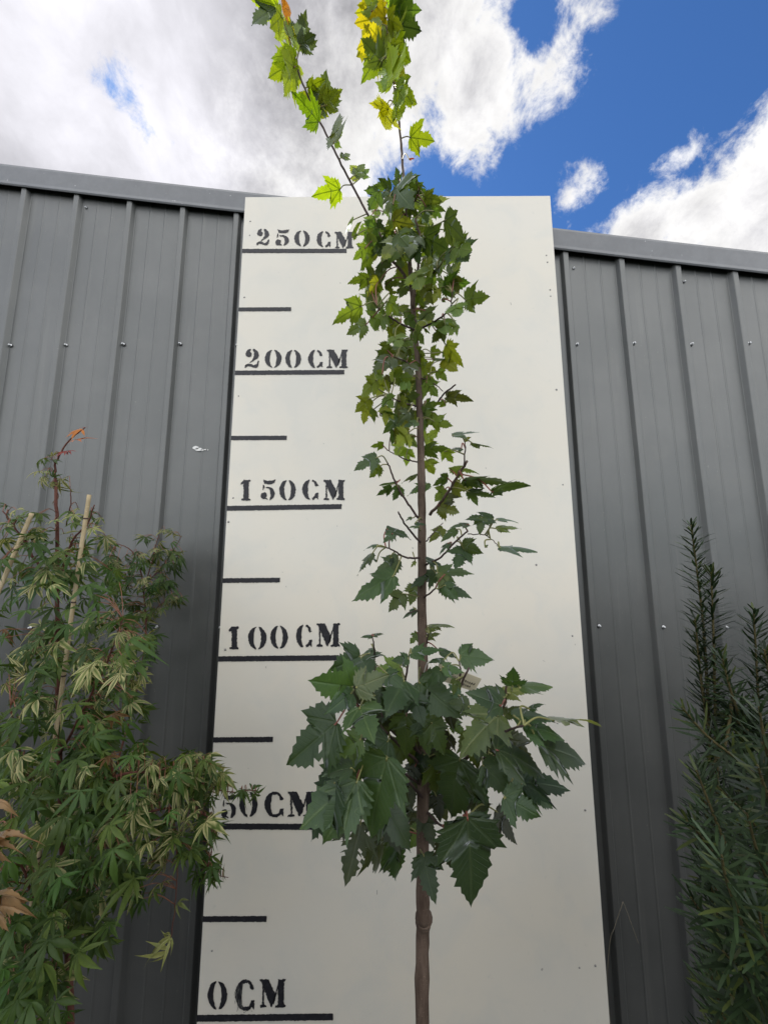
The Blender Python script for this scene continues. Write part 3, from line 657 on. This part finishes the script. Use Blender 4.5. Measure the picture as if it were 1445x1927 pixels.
L_(Z3, '''548 130 538 25 .65 d;505 165 438 82 .65 d;470 140 393 152 .5 d;610 140 668 68 .65 d;650 130 702 147 .3 d;535 150 600 242 .9 d;640 160 717 192 .7 d;440 170 378 278 .8 d;500 200 490 288 .8 n;470 175 502 228 .7 d;620 220 717 252 .8 b;600 262 662 302 .7 b;
720 255 808 265 .6 d;740 280 792 312 .6 b;800 330 927 432 .6 d;665 400 722 303 .85 b;690 420 842 492 .7 b;610 370 590 445 .8 b;430 340 318 402 .7 n;428 370 343 458 .7 b;430 340 482 382 .8 d;380 430 385 482 .7 d;370 478 298 547 .6 n;402 520 313 593 .6 n;
520 330 642 362 .7 n;470 400 552 422 .7 n;545 400 602 482 .8 b;430 455 482 542 .75 b;600 440 488 562 .55 n;640 420 600 522 .7 n;680 500 772 502 .6 n;640 480 670 572 .7 d;560 510 560 602 .75 b;848 475 962 500 .9 n;852 470 936 573 .85 d;790 542 832 500 .7 n;
700 558 752 642 .6 n;765 578 788 645 .7 n;830 632 872 568 .95 n;798 690 942 660 .6 d;850 642 880 732 .9 n;460 560 466 702 .52 n;417 610 358 682 .7 n;382 650 263 655 .55 n;640 610 672 722 .8 n;602 670 553 752 .7 n;690 690 742 792 .9 n;640 740 692 792 .7 n;785 765 822 750 .6 n;
912 762 1028 740 .9 n;858 788 880 882 .8 n;690 820 742 882 .85 n;400 702 472 702 .7 n;432 750 368 842 .8 n;500 722 545 722 .7 n;490 770 562 852 .7 n;345 797 173 873 .55 n;372 898 258 942 .7 n;430 830 398 955 .65 n;467 850 460 937 .6 n;592 858 652 922 .9 d;562 890 487 982 .75 l;530 960 562 1032 .9 n;
640 928 605 992 .7 b;640 930 702 1005 .6 b;690 925 722 945 .5 d;800 868 800 972 .9 n;802 910 718 1003 .65 n;860 900 815 962 .7 n;502 1010 430 1082 .9 n;512 1080 398 1172 .55 n;602 1030 560 1102 .95 n;640 1040 702 1072 .8 n;590 1100 682 1112 .6 b;740 1085 832 1088 .12 d;
547 1120 493 1222 .7 l;610 1110 600 1202 .8 n;690 1130 762 1162 .8 l;760 1150 817 1207 .7 n;460 1160 408 1202 .7 n;430 1200 328 1287 .65 n;472 1200 430 1302 .75 l;500 1180 490 1262 .6 k;602 1200 548 1262 .8 n;700 1210 762 1292 .9 n;810 1290 958 1302 .45 k;
392 1300 308 1372 .9 l;382 1340 348 1442 .65 l;412 1360 405 1442 .5 n;480 1290 522 1362 .8 n;562 1270 602 1332 .8 l;620 1270 652 1342 .7 n;450 1382 532 1372 .4 b;602 1370 548 1432 .8 n;690 1340 722 1402 .8 n;630 1370 650 1432 .8 l;285 335 287 402 .38 l;
230 162 73 190 .68 g;345 95 262 -5 .7 g;348 95 400 25 .6 n;300 420 330 330 .3 n;520 240 560 300 .7 n;580 300 640 262 .6 d;560 560 620 500 .7 n;700 480 640 440 .7 n;480 480 420 420 .7 d;380 400 440 450 .7 n;660 180 600 130 .7 d;560 190 470 240 .7 n''')
L_(Z1, '''1045 20 912 -25 .75 g;1035 30 918 80 .5 n;1080 90 1018 165 .8 g;1133 172 1150 36 .75 n;1130 170 1205 110 .7 n;1062 20 1118 52 .7 o;1105 235 978 302 .85 g;1112 215 990 185 .55 g;1108 250 1025 388 .6 g;1200 458 1093 318 .65 g;1220 398 1232 252 .75 n;1228 395 1302 312 .75 g;
1257 535 1274 380 .42 l;1290 595 1330 560 .6 n;1000 -60 900 -90 .8 g;1060 -40 1120 -70 .7 g''')
L_(ZF, '''725 32 650 42 .8 y;722 60 650 112 .8 y;715 100 680 152 .8 g;715 112 673 58 .8 n;720 115 702 58 .6 n;735 20 808 18 .85 n;740 45 810 58 .75 d;740 152 735 72 .6 g;746 155 792 212 .75 g;750 165 770 222 .6 g;728 200 714 270 .72 y;730 205 684 188 .5 y;
772 258 830 264 .95 g;735 60 775 95 .7 g;742 120 775 150 .7 y;728 70 690 95 .7 y;738 130 715 170 .6 g;733 90 765 70 .6 g;720 45 690 75 .7 g;715 75 655 85 .7 y;722 25 690 15 .7 y;745 170 800 200 .7 g;748 190 765 235 .7 g;720 20 655 25 .74 y;730 50 690 60 .74 g;740 90 790 120 .74 g;745 165 775 200 .74 g;
730 35 770 55 .7 g;724 80 670 130 .7 g;540 60 500 20 .7 g;545 70 585 40 .7 g;560 120 520 150 .7 g;556 110 500 120 .7 g;580 165 620 140 .6 g;600 200 640 165 .6 g;590 190 555 165 .6 g;605 215 600 165 .5 g;628 265 648 225 .5 l;530 30 500 60 .6 g;536 45 570 80 .6 y;668 330 690 295 .6 n;770 299 783 297 .35 r;722 15 658 4 .85 y;728 5 762 -18 .8 g;730 60 745 130 .7 g;700 20 690 -30 .7 g;735 -10 800 -30 .7 n''')
for _ in range(34):
    a_, r_ = rnd.uniform(0, 6.283), math.sqrt(rnd.random())
    x_, y_ = 800+170*r_*math.cos(a_), 1440+150*r_*math.sin(a_)
    LEAVES.append(((x_, y_), (x_+(x_-800)*.25+rnd.uniform(-25,25), y_+rnd.uniform(25,80)), rnd.uniform(.5,.9), rnd.choice('kkdn'), 'B'))
for _ in range(96):
    y_ = rnd.uniform(350, 800); x_ = 765+(y_-350)*.05+rnd.uniform(-1,1)*(75 if y_ < 640 else 60)
    LEAVES.append(((x_, y_), (x_+rnd.uniform(-38,38), y_+rnd.uniform(-12,48)), rnd.uniform(.5,.95), rnd.choice('nnllb'), 'B'))
fo = MB()
for i, ((bx, by), (tx, ty), w, kk, fl) in enumerate(LEAVES):
    d2 = (SKI[:,0]-bx)**2 + (SKI[:,1]-by)**2
    j = int(np.argmin(d2)); dpx = math.sqrt(d2[j]); src = SK[j]
    front = 'F' in fl
    yb = src[1] + rnd.uniform(-.05, .03)*(1+dpx/60) - (.04 if front else 0)
    if by > 1255 and not front: yb -= .055
    if kk == 'k': yb = src[1] + rnd.uniform(-.01, .05)
    if kk == 'l' and by > 600: yb = src[1] + rnd.uniform(-.02, .07)
    if 'B' in fl: yb = src[1] + rnd.uniform(-.01, .09)
    yb = max(-.72, min(-.34, yb))
    b = un(bx, by, yb); t0 = un(tx, ty, yb)
    if ty < 330: w = min(w, .74); tx, ty = bx+(tx-bx)*.80, by+(ty-by)*.80; t0 = un(tx, ty, yb)
    Lp = np.linalg.norm(t0-b)
    W0 = .76
    up = by < 960
    if w > W0:
        dd = Lp*math.sqrt((w/W0)**2-1)
        yt = yb + (dd*.6 if (up and rnd.random() < .4) else -dd)
        yt = max(-.80, min(-.22, yt))
        rho = 0.0
    else:
        yt = yb + rnd.uniform(-.25, .15)*Lp; rho = math.acos(max(.05, w/W0))
    t1 = un(tx, ty, yt)
    ax = t1-b; Ln = np.linalg.norm(ax)*(1.06 if by > 1200 else 1.0); ax = norm(ax)
    vw = norm(CAM-(b+t1)/2); nc = norm(vw-ax*np.dot(vw, ax)); sd_ = norm(np.cross(ax, nc))
    best = None
    c0 = -1 if up and rnd.random() < .8 else 1
    for sg in (1, -1):
        nn = c0*math.cos(rho)*nc + sg*math.sin(rho)*sd_
        if best is None or nn[2] > best[2]: best = nn
    if rho == 0.0:
        r2 = rnd.uniform(-.25, .25); best = norm(best*math.cos(r2)+np.cross(ax, best)*math.sin(r2))
    mixv = rnd.uniform(0, .45) if by > 1200 else rnd.uniform(.2, 1.0)
    leaf(fo, b-TO, ax, best, Ln, mixv, rnd.uniform(1.12, 1.42) if by > 1200 else rnd.uniform(1.0, 1.18), colour(kk)*(np.array([1.35,1.28,1.0]) if 320 < by < 900 else 1.0), bend=rnd.uniform(.0,.22), fold=rnd.uniform(-.08,.32), wave=rnd.uniform(.012,.034),  # mid-crown leaf colour lifted, backlight and glare painted into the tint
         holes=(.22 if 'H' in fl else (.012 if rnd.random() < .12 else 0)), curl=rnd.uniform(0,.22))
    if dpx < 95:
        mid = (src+b)/2 + np.array([0, 0, .004+.10*np.linalg.norm(src-b)*(.5 if by > 1200 else .25)]) + nr.normal(0, .004, 3)
        pc = (.17,.05,.035) if rnd.random() < .25 else ((.16,.16,.05) if by > 330 else (.24,.20,.05))
        fo.tube(spline([src-TO, mid-TO, b-TO, b-TO+ax*Ln*.04], 5), np.linspace(.0013, .0009, 16), 5, pc, 1)
fol = fo.build('foliage', [m_leaf, m_petiole], tree)

# ------------------------------------------------------------------ paper tag tied in the lower crown
m_card, q, b = mat('manila_card', (.52,.47,.34), .8, .2)
ptag = empty('paper_tag', 'buff paper plant tag with handwriting, tied in the lower crown of the maple', 'tag')
Y0 = YT - .06
c = [un(*Z5(p), Y0+dy) for p, dy in (((715,158),.0),((900,228),-.02),((868,285),-.01),((690,225),.01))]
nrm_ = norm(np.cross(c[1]-c[0], c[3]-c[0])); nrm_ = nrm_ if np.dot(nrm_, CAM-c[0]) > 0 else -nrm_
ctr = sum(c)/4
ptag.location = ctr
mb = MB(); V = [p-ctr for p in c]+[p-ctr-nrm_*.0006 for p in c]
mb.add(V, [(0,1,2,3),(4,7,6,5),(0,4,5,1),(1,5,6,2),(2,6,7,3),(3,7,4,0)]); mb.build('card', m_card, ptag, smooth=False)
mb = MB()
def tagp(u, v): return (c[0]*(1-u)*(1-v)+c[1]*u*(1-v)+c[2]*u*v+c[3]*(1-u)*v) - ctr + nrm_*.0008
for v0, u0, u1 in ((.22,.12,.55),(.5,.2,.5),(.5,.66,.95),(.74,.55,.9)):
    u = u0
    while u < u1:
        st = [tagp(u+.012*math.sin(k*1.7+u*9), v0+(.05+.06*nr.rand())*math.cos(k*2.1+u*31)) for k in range(4)]
        mb.tube(spline(st, 3), .0004, 4); u += .05
mb.build('lettering', m_paint, ptag)
mb = MB(); mb.tube(spline([c[3]*.5+c[0]*.5-ctr, c[0]*.5+c[3]*.5-ctr+np.array([-.012,.012,.012]), un(*Z5((640,225)), YT)-ctr], 5), .0006, 5)
mb.build('string', m_petiole, ptag)

# ------------------------------------------------------------------ Japanese maples on the left
def jleaf(mb, base, ax, nrm, L, cin, cedge, droop, nl=7):
    s = norm(np.cross(ax, nrm)); nrm = norm(np.cross(s, ax))
    angs = {7: (0, 36, -36, 72, -72, 112, -112), 5: (0, 40, -40, 82, -82)}[nl]
    lens = {7: (1, .93, .93, .74, .74, .42, .42), 5: (1, .86, .86, .55, .55)}[nl]
    prof_ = ((0,.02),(.14,.04),(.32,.082),(.5,.092),(.68,.062),(.85,.022),(1.0,.0))
    dr_ = droop
    for an, ln in zip(angs, lens):
        an = math.radians(an+rnd.uniform(-6, 6)); d = ax*math.cos(an)+s*math.sin(an); e = norm(np.cross(d, nrm))
        l = L*ln*rnd.uniform(.7, 1.15); tw = rnd.uniform(-.12,.12); cv = dr_*rnd.uniform(.5,1.5); fd = rnd.uniform(.2,.8); cb = rnd.uniform(-.2,.2)
        V = []; C = []
        for (t, w) in prof_:
            w = w*rnd.uniform(.85, 1.1)
            ctr_ = base + d*l*t*(1-.15*cv*t) - nrm*l*cv*t*t*.55 + e*l*cb*t*t
            up_ = nrm*l*w*fd
            V += [ctr_-e*l*w*1.0+up_, ctr_, ctr_+e*l*w*1.0+up_]
            ce = cedge if rnd.random() < .8 else cin
            C += [ce, cin, ce]
        F = []
        for i in range(len(prof_)-1):
            F += [(3*i, 3*i+1, 3*i+4, 3*i+3), (3*i+1, 3*i+2, 3*i+5, 3*i+4)]
        mb.add(V, F, None, np.array(C), 0)
def jmaple(name_label, stems, blobs, base, y_off, bright=1.0, hero=()):
    o = empty('japanese_maple', name_label, 'shrub', 'Japanese maples at the left', base)
    O = np.array(base); sk = []
    for pts, w0, w1 in stems:
        P = spline([un(x, y, yy) for x, y, yy in pts], 7); P[1:-1] += nr.normal(0, .0006, (len(P)-2, 3))
        mb = MB(); mb.tube(P-O, np.linspace(w0, w1, len(P))*.00036, 7); mb.build('stem', m_rtwig, o); sk.append(P)
    S = np.concatenate(sk); SI = toimg(S)
    fo = MB()
    for (cx, cy, rx, ry, n, ylo, yhi, size, cream) in blobs:
        for _ in range(int(n*(1.9 if cy > 1350 else 1.6))):
            a = rnd.uniform(0, 6.283); r = math.sqrt(rnd.random())
            px, py = cx+rx*r*math.cos(a), cy+ry*r*math.sin(a)
            yy = rnd.uniform(ylo, yhi); b = un(px, py, yy)
            d2 = (SI[:,0]-px)**2+(SI[:,1]-py)**2; j = int(np.argmin(d2)); src = S[j]
            out = b-src; out[2] *= .4; out = norm(out+nr.normal(0, .03, 3))
            ax = norm(out*.55+np.array([rnd.uniform(-.4,.4), rnd.uniform(-.75,.05), rnd.uniform(-.95,.10)]))
            nm = norm(np.array([rnd.uniform(-.45,.45), -.55+rnd.uniform(-.5,.3), .85])); nm = norm(nm-ax*np.dot(nm, ax))
            L = (size*.37+.011)*rnd.uniform(.65, 1.3)*(1.2+(yy+.4)*.9)
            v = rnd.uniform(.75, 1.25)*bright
            cin = np.array([.044,.078,.018])*v*(1+nr.normal(0,.06,3)) if rnd.random() > .25 else np.array([.068,.100,.020])*v
            if rnd.random() < cream: ced = np.array([.44,.40,.20])*rnd.uniform(.6,1.05)*bright; cin = cin*1.25
            else: ced = cin*rnd.uniform(1.0, 1.5)
            if rnd.random() < .012: cin = np.array([.09,.05,.02]); ced = np.array([.16,.09,.04])
            jleaf(fo, b-O, ax, nm, L, cin, ced, rnd.uniform(.1,.9) + (rnd.uniform(.5,1.6) if rnd.random() < .38 else 0), 7 if rnd.random() < .6 else 5)
            dd = np.linalg.norm(src-b)
            if dd < .10:
                fo.tube(spline([src-O, (src+b)/2-O+np.array([0,0,.01]), b-O], 4), .0007, 4, (.16,.06,.03), 1)
    for (px, py, yy, tx, ty, size, ci, ce, dr_) in hero:
        b = un(px, py, yy); t_ = un(tx, ty, yy-.03); ax = norm(t_-b)
        jleaf(fo, b-O, ax, norm(np.array([.1,-.6,.8])), size, np.array(ci), np.array(ce), dr_, 5)
    fo.build('foliage', [m_jleaf, m_petiole], o)
    return o
stemsA = [([(128,2500,-.42),(133,1927,-.42),(118,1600,-.41),(110,1350,-.40),(108,1180,-.40),(108,1000,-.40),(104,900,-.40)],17,8),
          ([(104,900,-.40),(106,868,-.40),(130,830,-.40),(160,804,-.40)],7,3),
          ([(108,1120,-.40),(70,1060,-.43),(40,1010,-.45),(5,962,-.47)],8,3), ([(112,1090,-.40),(135,1020,-.42),(165,985,-.43),(178,950,-.44)],7,3),
          ([(125,990,-.40),(133,950,-.42),(132,915,-.43)],4,2),
          ([(112,1420,-.41),(160,1330,-.45),(200,1250,-.48),(232,1165,-.50)],8,3), ([(118,1560,-.41),(200,1470,-.48),(300,1450,-.46),(380,1440,-.42)],9,4),
          ([(300,1450,-.46),(370,1470,-.42),(420,1490,-.38),(482,1488,-.36)],5,2), ([(125,1700,-.42),(220,1560,-.50),(330,1520,-.46),(395,1540,-.40)],8,3),
          ([(395,1540,-.40),(400,1590,-.39),(392,1640,-.39),(430,1652,-.38)],3,1.6), ([(128,1800,-.42),(60,1680,-.50),(20,1560,-.55)],8,3),
          ([(130,1850,-.42),(70,1800,-.52),(20,1780,-.56)],7,3), ([(330,1560,-.44),(334,1640,-.43),(330,1700,-.43),(322,1765,-.43),(318,1790,-.43)],3,2), ([(118,1600,-.41),(50,1450,-.46),(20,1330,-.5)],7,3)]
blobsA = [ # cx cy rx ry n ylo yhi size cream
 (35,985,50,42,16,-.52,-.42,.055,.45), (105,890,38,50,9,-.45,-.36,.040,.4), (150,1000,55,45,16,-.47,-.36,.055,.45), (70,1075,80,55,22,-.52,-.34,.075,.25), (160,1100,70,60,22,-.50,-.34,.07,.25),
 (60,1180,90,70,24,-.52,-.30,.075,.2), (215,1215,72,70,40,-.56,-.34,.070,.5), (120,1270,120,80,45,-.54,-.28,.075,.25), (215,1310,75,70,30,-.48,-.30,.065,.55), (90,1390,120,80,45,-.56,-.28,.08,.2), (200,1400,70,60,26,-.52,-.30,.075,.25),
 (110,1480,130,70,44,-.58,-.28,.08,.22), (250,1470,120,52,46,-.54,-.36,.07,.4), (350,1450,72,42,34,-.48,-.34,.062,.6), (398,1472,34,34,13,-.42,-.32,.045,.5), (458,1488,28,9,4,-.38,-.34,.035,.2), (290,1540,100,50,32,-.54,-.36,.075,.35), (384,1560,28,50,12,-.42,-.34,.045,.3), (395,1635,28,26,7,-.41,-.36,.05,.2),
 (100,1580,130,80,48,-.60,-.28,.085,.15), (200,1640,70,60,22,-.54,-.34,.085,.1), (60,1690,90,70,28,-.62,-.34,.085,.15), (150,1730,80,50,18,-.54,-.34,.08,.08), (275,1665,38,40,6,-.46,-.40,.06,.2), (60,1800,90,80,34,-.64,-.36,.09,.08), (50,1890,90,70,26,-.64,-.36,.095,.05), (330,1600,40,30,6,-.46,-.4,.06,.2)]
heroA = [(155,808,-.40,100,826,.055,(.42,.15,.03),(.45,.16,.04),.3), (140,828,-.40,182,818,.05,(.40,.12,.04),(.42,.14,.05),.3), (125,850,-.40,100,858,.03,(.22,.05,.04),(.2,.04,.04),.4), (128,848,-.40,150,858,.03,(.22,.05,.04),(.2,.04,.04),.4),(160,804,-.40,164,798,.012,(.3,.05,.05),(.3,.05,.05),.2),
         (318,1788,-.43,288,1772,.05,(.24,.26,.09),(.30,.30,.12),1.6), (322,1765,-.43,285,1800,.05,(.24,.26,.09),(.28,.28,.12),1.9), (334,1700,-.43,350,1708,.03,(.12,.15,.05),(.2,.2,.09),1.2), (78,1085,-.46,60,1125,.085,(.055,.11,.05),(.06,.12,.055),.5)]
for d in (-.38,): pass
jmaple('bushy variegated Japanese maple with cream edged leaves, in front beside the bamboo cane', stemsA, blobsA, (un(133,1927,-.42)[0], -.42, GZ+.28), 0, 1.0, heroA)
stemsB = [([(120,2300,-.17),(125,1927,-.17),(190,1560,-.12),(268,1250,-.08),(270,1110,-.07),(255,1050,-.07),(238,1030,-.07),(205,1018,-.07)],10,3),
          ([(270,1110,-.07),(285,1060,-.06),(298,1010,-.05),(305,992,-.05)],5,2), ([(275,1100,-.07),(310,1060,-.05),(330,1030,-.05),(342,1008,-.05)],5,2), ([(268,1180,-.08),(300,1140,-.07),(335,1120,-.06)],4,2)]
blobsB = [(300,1040,45,48,24,-.12,-.02,.046,.35), (235,1075,45,40,18,-.14,-.03,.05,.3), (270,1120,60,50,30,-.16,-.02,.055,.2), (320,1125,24,32,10,-.10,-.02,.045,.3), (255,1200,45,60,18,-.2,-.02,.06,.15), (205,1025,16,12,5,-.1,-.05,.035,.3)]
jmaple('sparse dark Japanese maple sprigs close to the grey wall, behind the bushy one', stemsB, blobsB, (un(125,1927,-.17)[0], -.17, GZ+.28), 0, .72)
# bamboo canes
for pts, lab in (([(168,931,-.46),(143,1100,-.455),(105,1380,-.45),(60,1700,-.44),(20,1927,-.44)], 'pale bamboo cane standing upright among the variegated maple leaves, right of the two'),
                 ([(60,966,-.50),(28,1040,-.50),(-10,1130,-.50),(-120,1380,-.50),(-260,1700,-.5)], 'pale leaning bamboo cane at the left edge, lower half out of sight')):
    P = np.array([un(*p) for p in pts]); base = P[-1]+(P[-1]-P[-2])*((GZ+.25-P[-1][2])/(P[-1][2]-P[-2][2]))
    P = np.vstack([P, base])[::-1]; L = spline([P[0], P[-1]], 40)
    for i in range(len(L)): pass
    o = empty('bamboo_stake', lab, 'garden stake', 'bamboo canes at the left', tuple(P[0]))
    mb = MB(); S = spline(P, 14); R_ = np.full(len(S), .0037)
    seg = np.cumsum(np.r_[0, np.linalg.norm(np.diff(S, axis=0), axis=1)])
    R_ += .0010*np.exp(-((seg % .16-.08)/.004)**2)
    mb.tube(S-P[0], R_, 10)
    for z in np.arange(.08, seg[-1], .16):
        i = int(np.argmin(abs(seg-z))); d = norm(S[min(i+1, len(S)-1)]-S[max(i-1, 0)]); mb.tube([S[i]-P[0]-d*.0015, S[i]-P[0]+d*.0015], 0.0045, 10, mi=1)
    mb.build('cane', [m_cane, m_twig], o)

# withered leaves at the left edge, close to the camera
dry = empty('withered_shrub', 'withered shrub with curled tan leaves catching the sun at the left edge', 'shrub', loc=tuple(un(-160, 2300, -.62)))
O = np.array(dry.location)
P = spline([np.array([O[0], O[1], GZ+.02]), un(-120,1900,-.62), un(-60,1700,-.64), un(-20,1560,-.64), un(-30,1470,-.64)], 6)
mb = MB(); mb.tube(P-O, np.linspace(.007,.002,len(P)), 7); mb.build('stem', m_twig, dry)
for (bx, by, tx, ty, L) in ((-16,1512,8,1500,.05), (-14,1590,30,1556,.06), (-22,1600,10,1578,.05), (-14,1706,38,1690,.07), (-20,1690,14,1668,.05)):
    mb = MB(); b = un(bx, by, -.64); t_ = un(tx, ty, -.66); ax = norm(t_-b)
    leaf(mb, b-O, ax, norm(np.array([.3*rnd.uniform(-1,1), -.4, .9])), np.linalg.norm(t_-b)*1.0, .3, .5, (.27,.17,.08), bend=.3, fold=.9, wave=.14, curl=.9)
    mb.tube(spline([P[int(np.argmin(np.linalg.norm(P-b, axis=1)))]-O, b-O], 4), .001, 5, (.25,.15,.08), 0)
    mb.build('leaf', m_dry, dry)

# ------------------------------------------------------------------ plum yew on the right
yew = empty('plum_yew', 'dark upright plum yew with long needles, in front of the right hand wall', 'shrub', loc=(un(1360,1927,-.42)[0], -.42, GZ+.28))
O = np.array(yew.location)
YS = [ # points, needles per cm, needle length m, tuft
 ([(1360,2600,-.42),(1350,1927,-.40),(1340,1500,-.36),(1325,1200,-.32),(1312,1080,-.30),(1300,985,-.30)], 9, .042), ([(1350,1500,-.38),(1345,1300,-.36),(1342,1180,-.36),(1338,1075,-.36)], 9, .042),
 ([(1450,1600,-.44),(1432,1400,-.42),(1424,1260,-.40),(1418,1148,-.40)], 9, .040), ([(1460,1500,-.52),(1400,1440,-.55),(1330,1385,-.55),(1282,1330,-.54)], 10, .044),
 ([(1400,1720,-.46),(1350,1620,-.50),(1315,1570,-.52),(1292,1545,-.53)], 8, .05), ([(1450,1850,-.48),(1400,1680,-.54),(1345,1540,-.56),(1310,1450,-.56)], 10, .045),
 ([(1430,1860,-.50),(1395,1740,-.58),(1365,1650,-.60),(1358,1610,-.61)], 9, .055), ([(1460,1480,-.50),(1440,1400,-.53),(1428,1330,-.54)], 9, .05), ([(1370,1800,-.42),(1320,1720,-.45),(1300,1690,-.46)], 8, .045),
 ([(1460,1960,-.5),(1410,1850,-.56),(1360,1790,-.58)], 9, .05), ([(1335,1380,-.36),(1318,1270,-.35),(1308,1165,-.35)], 8, .038), ([(1470,1340,-.44),(1446,1260,-.44),(1438,1222,-.44)], 9, .035), ([(1410,1400,-.40),(1378,1310,-.42),(1358,1235,-.42)], 9, .042),
 ([(1470,1720,-.52),(1430,1620,-.56),(1405,1530,-.57)], 9, .05), ([(1420,1960,-.5),(1395,1900,-.54),(1372,1870,-.55)], 9, .05), ([(1470,1860,-.56),(1440,1780,-.60),(1428,1710,-.61)], 10, .055),
 ([(1400,2000,-.36),(1395,1700,-.34),(1390,1450,-.34),(1385,1330,-.34)], 10, .045), ([(1450,2000,-.34),(1445,1700,-.34),(1440,1450,-.36)], 10, .045), ([(1350,1950,-.36),(1345,1750,-.38),(1335,1600,-.40),(1320,1440,-.40)], 9, .042),
 ([(1460,1420,-.40),(1400,1370,-.42),(1370,1340,-.42)], 9, .042), ([(1460,1600,-.42),(1400,1530,-.46),(1350,1480,-.47)], 9, .045), ([(1380,1300,-.40),(1365,1400,-.44),(1340,1440,-.46)], 8, .042),
 ([(1470,1960,-.44),(1440,1900,-.48),(1420,1850,-.5)], 9, .05), ([(1420,1560,-.36),(1400,1440,-.36),(1392,1350,-.37)], 9, .042), ([(1470,1560,-.56),(1445,1500,-.6),(1425,1440,-.62)], 9, .05), ([(1390,1980,-.44),(1350,1880,-.46),(1335,1820,-.47)], 8, .045)]
fo = MB()
for pts, dens_, nl in YS:
    P = spline([un(*p) for p in pts], 10)
    mb = MB(); mb.tube(P-O, np.linspace(.0050 if len(pts) > 4 else .0034, .0014, len(P)), 7); mb.build('stem', m_ytwig, yew)
    seg = np.r_[0, np.cumsum(np.linalg.norm(np.diff(P, axis=0), axis=1))]; tot = seg[-1]
    vis0 = 0.0 if len(pts) < 6 else tot-1.25
    cnt = int((tot-max(0, vis0))*100*dens_*(.60 if pts[-1][2] > -.45 else .36)); az = rnd.uniform(0, 6)
    tone = rnd.uniform(.6, 1.3)
    for k in range(cnt):
        s = max(0, vis0) + (tot-max(0, vis0))*(k/cnt)**.9
        i = min(len(P)-2, int(np.searchsorted(seg, s))-1 if s > 0 else 0); i = max(i, 0)
        f = (s-seg[i])/(seg[i+1]-seg[i]+1e-9); p = P[i]+(P[i+1]-P[i])*f; d = norm(P[i+1]-P[i])
        az += 2.4+rnd.uniform(-.3,.3)
        u = norm(np.cross(d, np.array([.3,1.,.2]))); w = np.cross(d, u); rdir = u*math.cos(az)+w*math.sin(az)
        near_tip = max(0., 1-(tot-s)/.05); cyc = .5+.5*math.sin(s*70+tone*20)
        fwd = .25+.5*rnd.random()+.9*near_tip
        nd = norm(rdir+d*fwd); L = nl*(1.30 if p[1] > -.45 else 1.25)*rnd.uniform(.75,1.1)*(1-.40*near_tip)*(.72+.36*cyc)
        sdv = norm(np.cross(nd, d)); nm = norm(np.cross(sdv, nd)); wd = .0021 if p[1] > -.45 else .0022
        bend_ = rnd.uniform(-.25,.15)
        V = []
        for t, ww in ((0,.5),(.35,1.0),(.8,.95),(1.0,.3)):
            c_ = p-O+nd*L*t-nm*L*bend_*t*t - np.array([0,0,1])*L*.10*t*t; V += [c_-sdv*wd*ww, c_+sdv*wd*ww]
        cc = np.array([.022,.038,.015])*tone*rnd.uniform(.55,1.6) if rnd.random() > .1+.25*near_tip else np.array([.055,.072,.018])*tone
        fo.add(V, [(0,1,3,2),(2,3,5,4),(4,5,7,6)], None, cc, 0)
fo.build('foliage', m_needle, yew)

# dry grass stalk stuck in the weed at the foot of the right wall
m_straw, q, b = mat('straw', (.16,.14,.10), .7)
gs = empty('grass_stalk', 'thin dry bent grass stalk against the foot of the right wall', 'grass stalk', loc=tuple(un(1150, 1905, .0)))
O = np.array(gs.location); mb = MB()
a_ = un(1146, 1785, .03); t_ = un(1172, 1698, .03)
mb.tube(spline([np.array([a_[0], .0, GZ+.005])-O, un(1146,1905,.02)-O, a_-O, un(1158,1740,.03)-O, t_-O], 6), .0008, 5)
mb.build('blade', m_straw, gs)
mb = MB(); mb.tube(spline([t_-O, un(1178,1712,.025)-O, un(1190,1745,.02)-O, un(1202,1778,.02)-O], 6), .0007, 5); mb.build('blade', m_straw, gs)

pot(.62, YT, .19, 'black nursery pot holding the slender young maple')
p = un(133,1927,-.42); pot(p[0], -.50, .17, 'black nursery pot holding the bushy variegated Japanese maple')
p = un(125,1927,-.17); pot(p[0], -.17, .12, 'small black nursery pot against the wall behind the variegated maple')
pot(un(1360,1927,-.42)[0]+.03, -.42, .20, 'black nursery pot holding the plum yew')
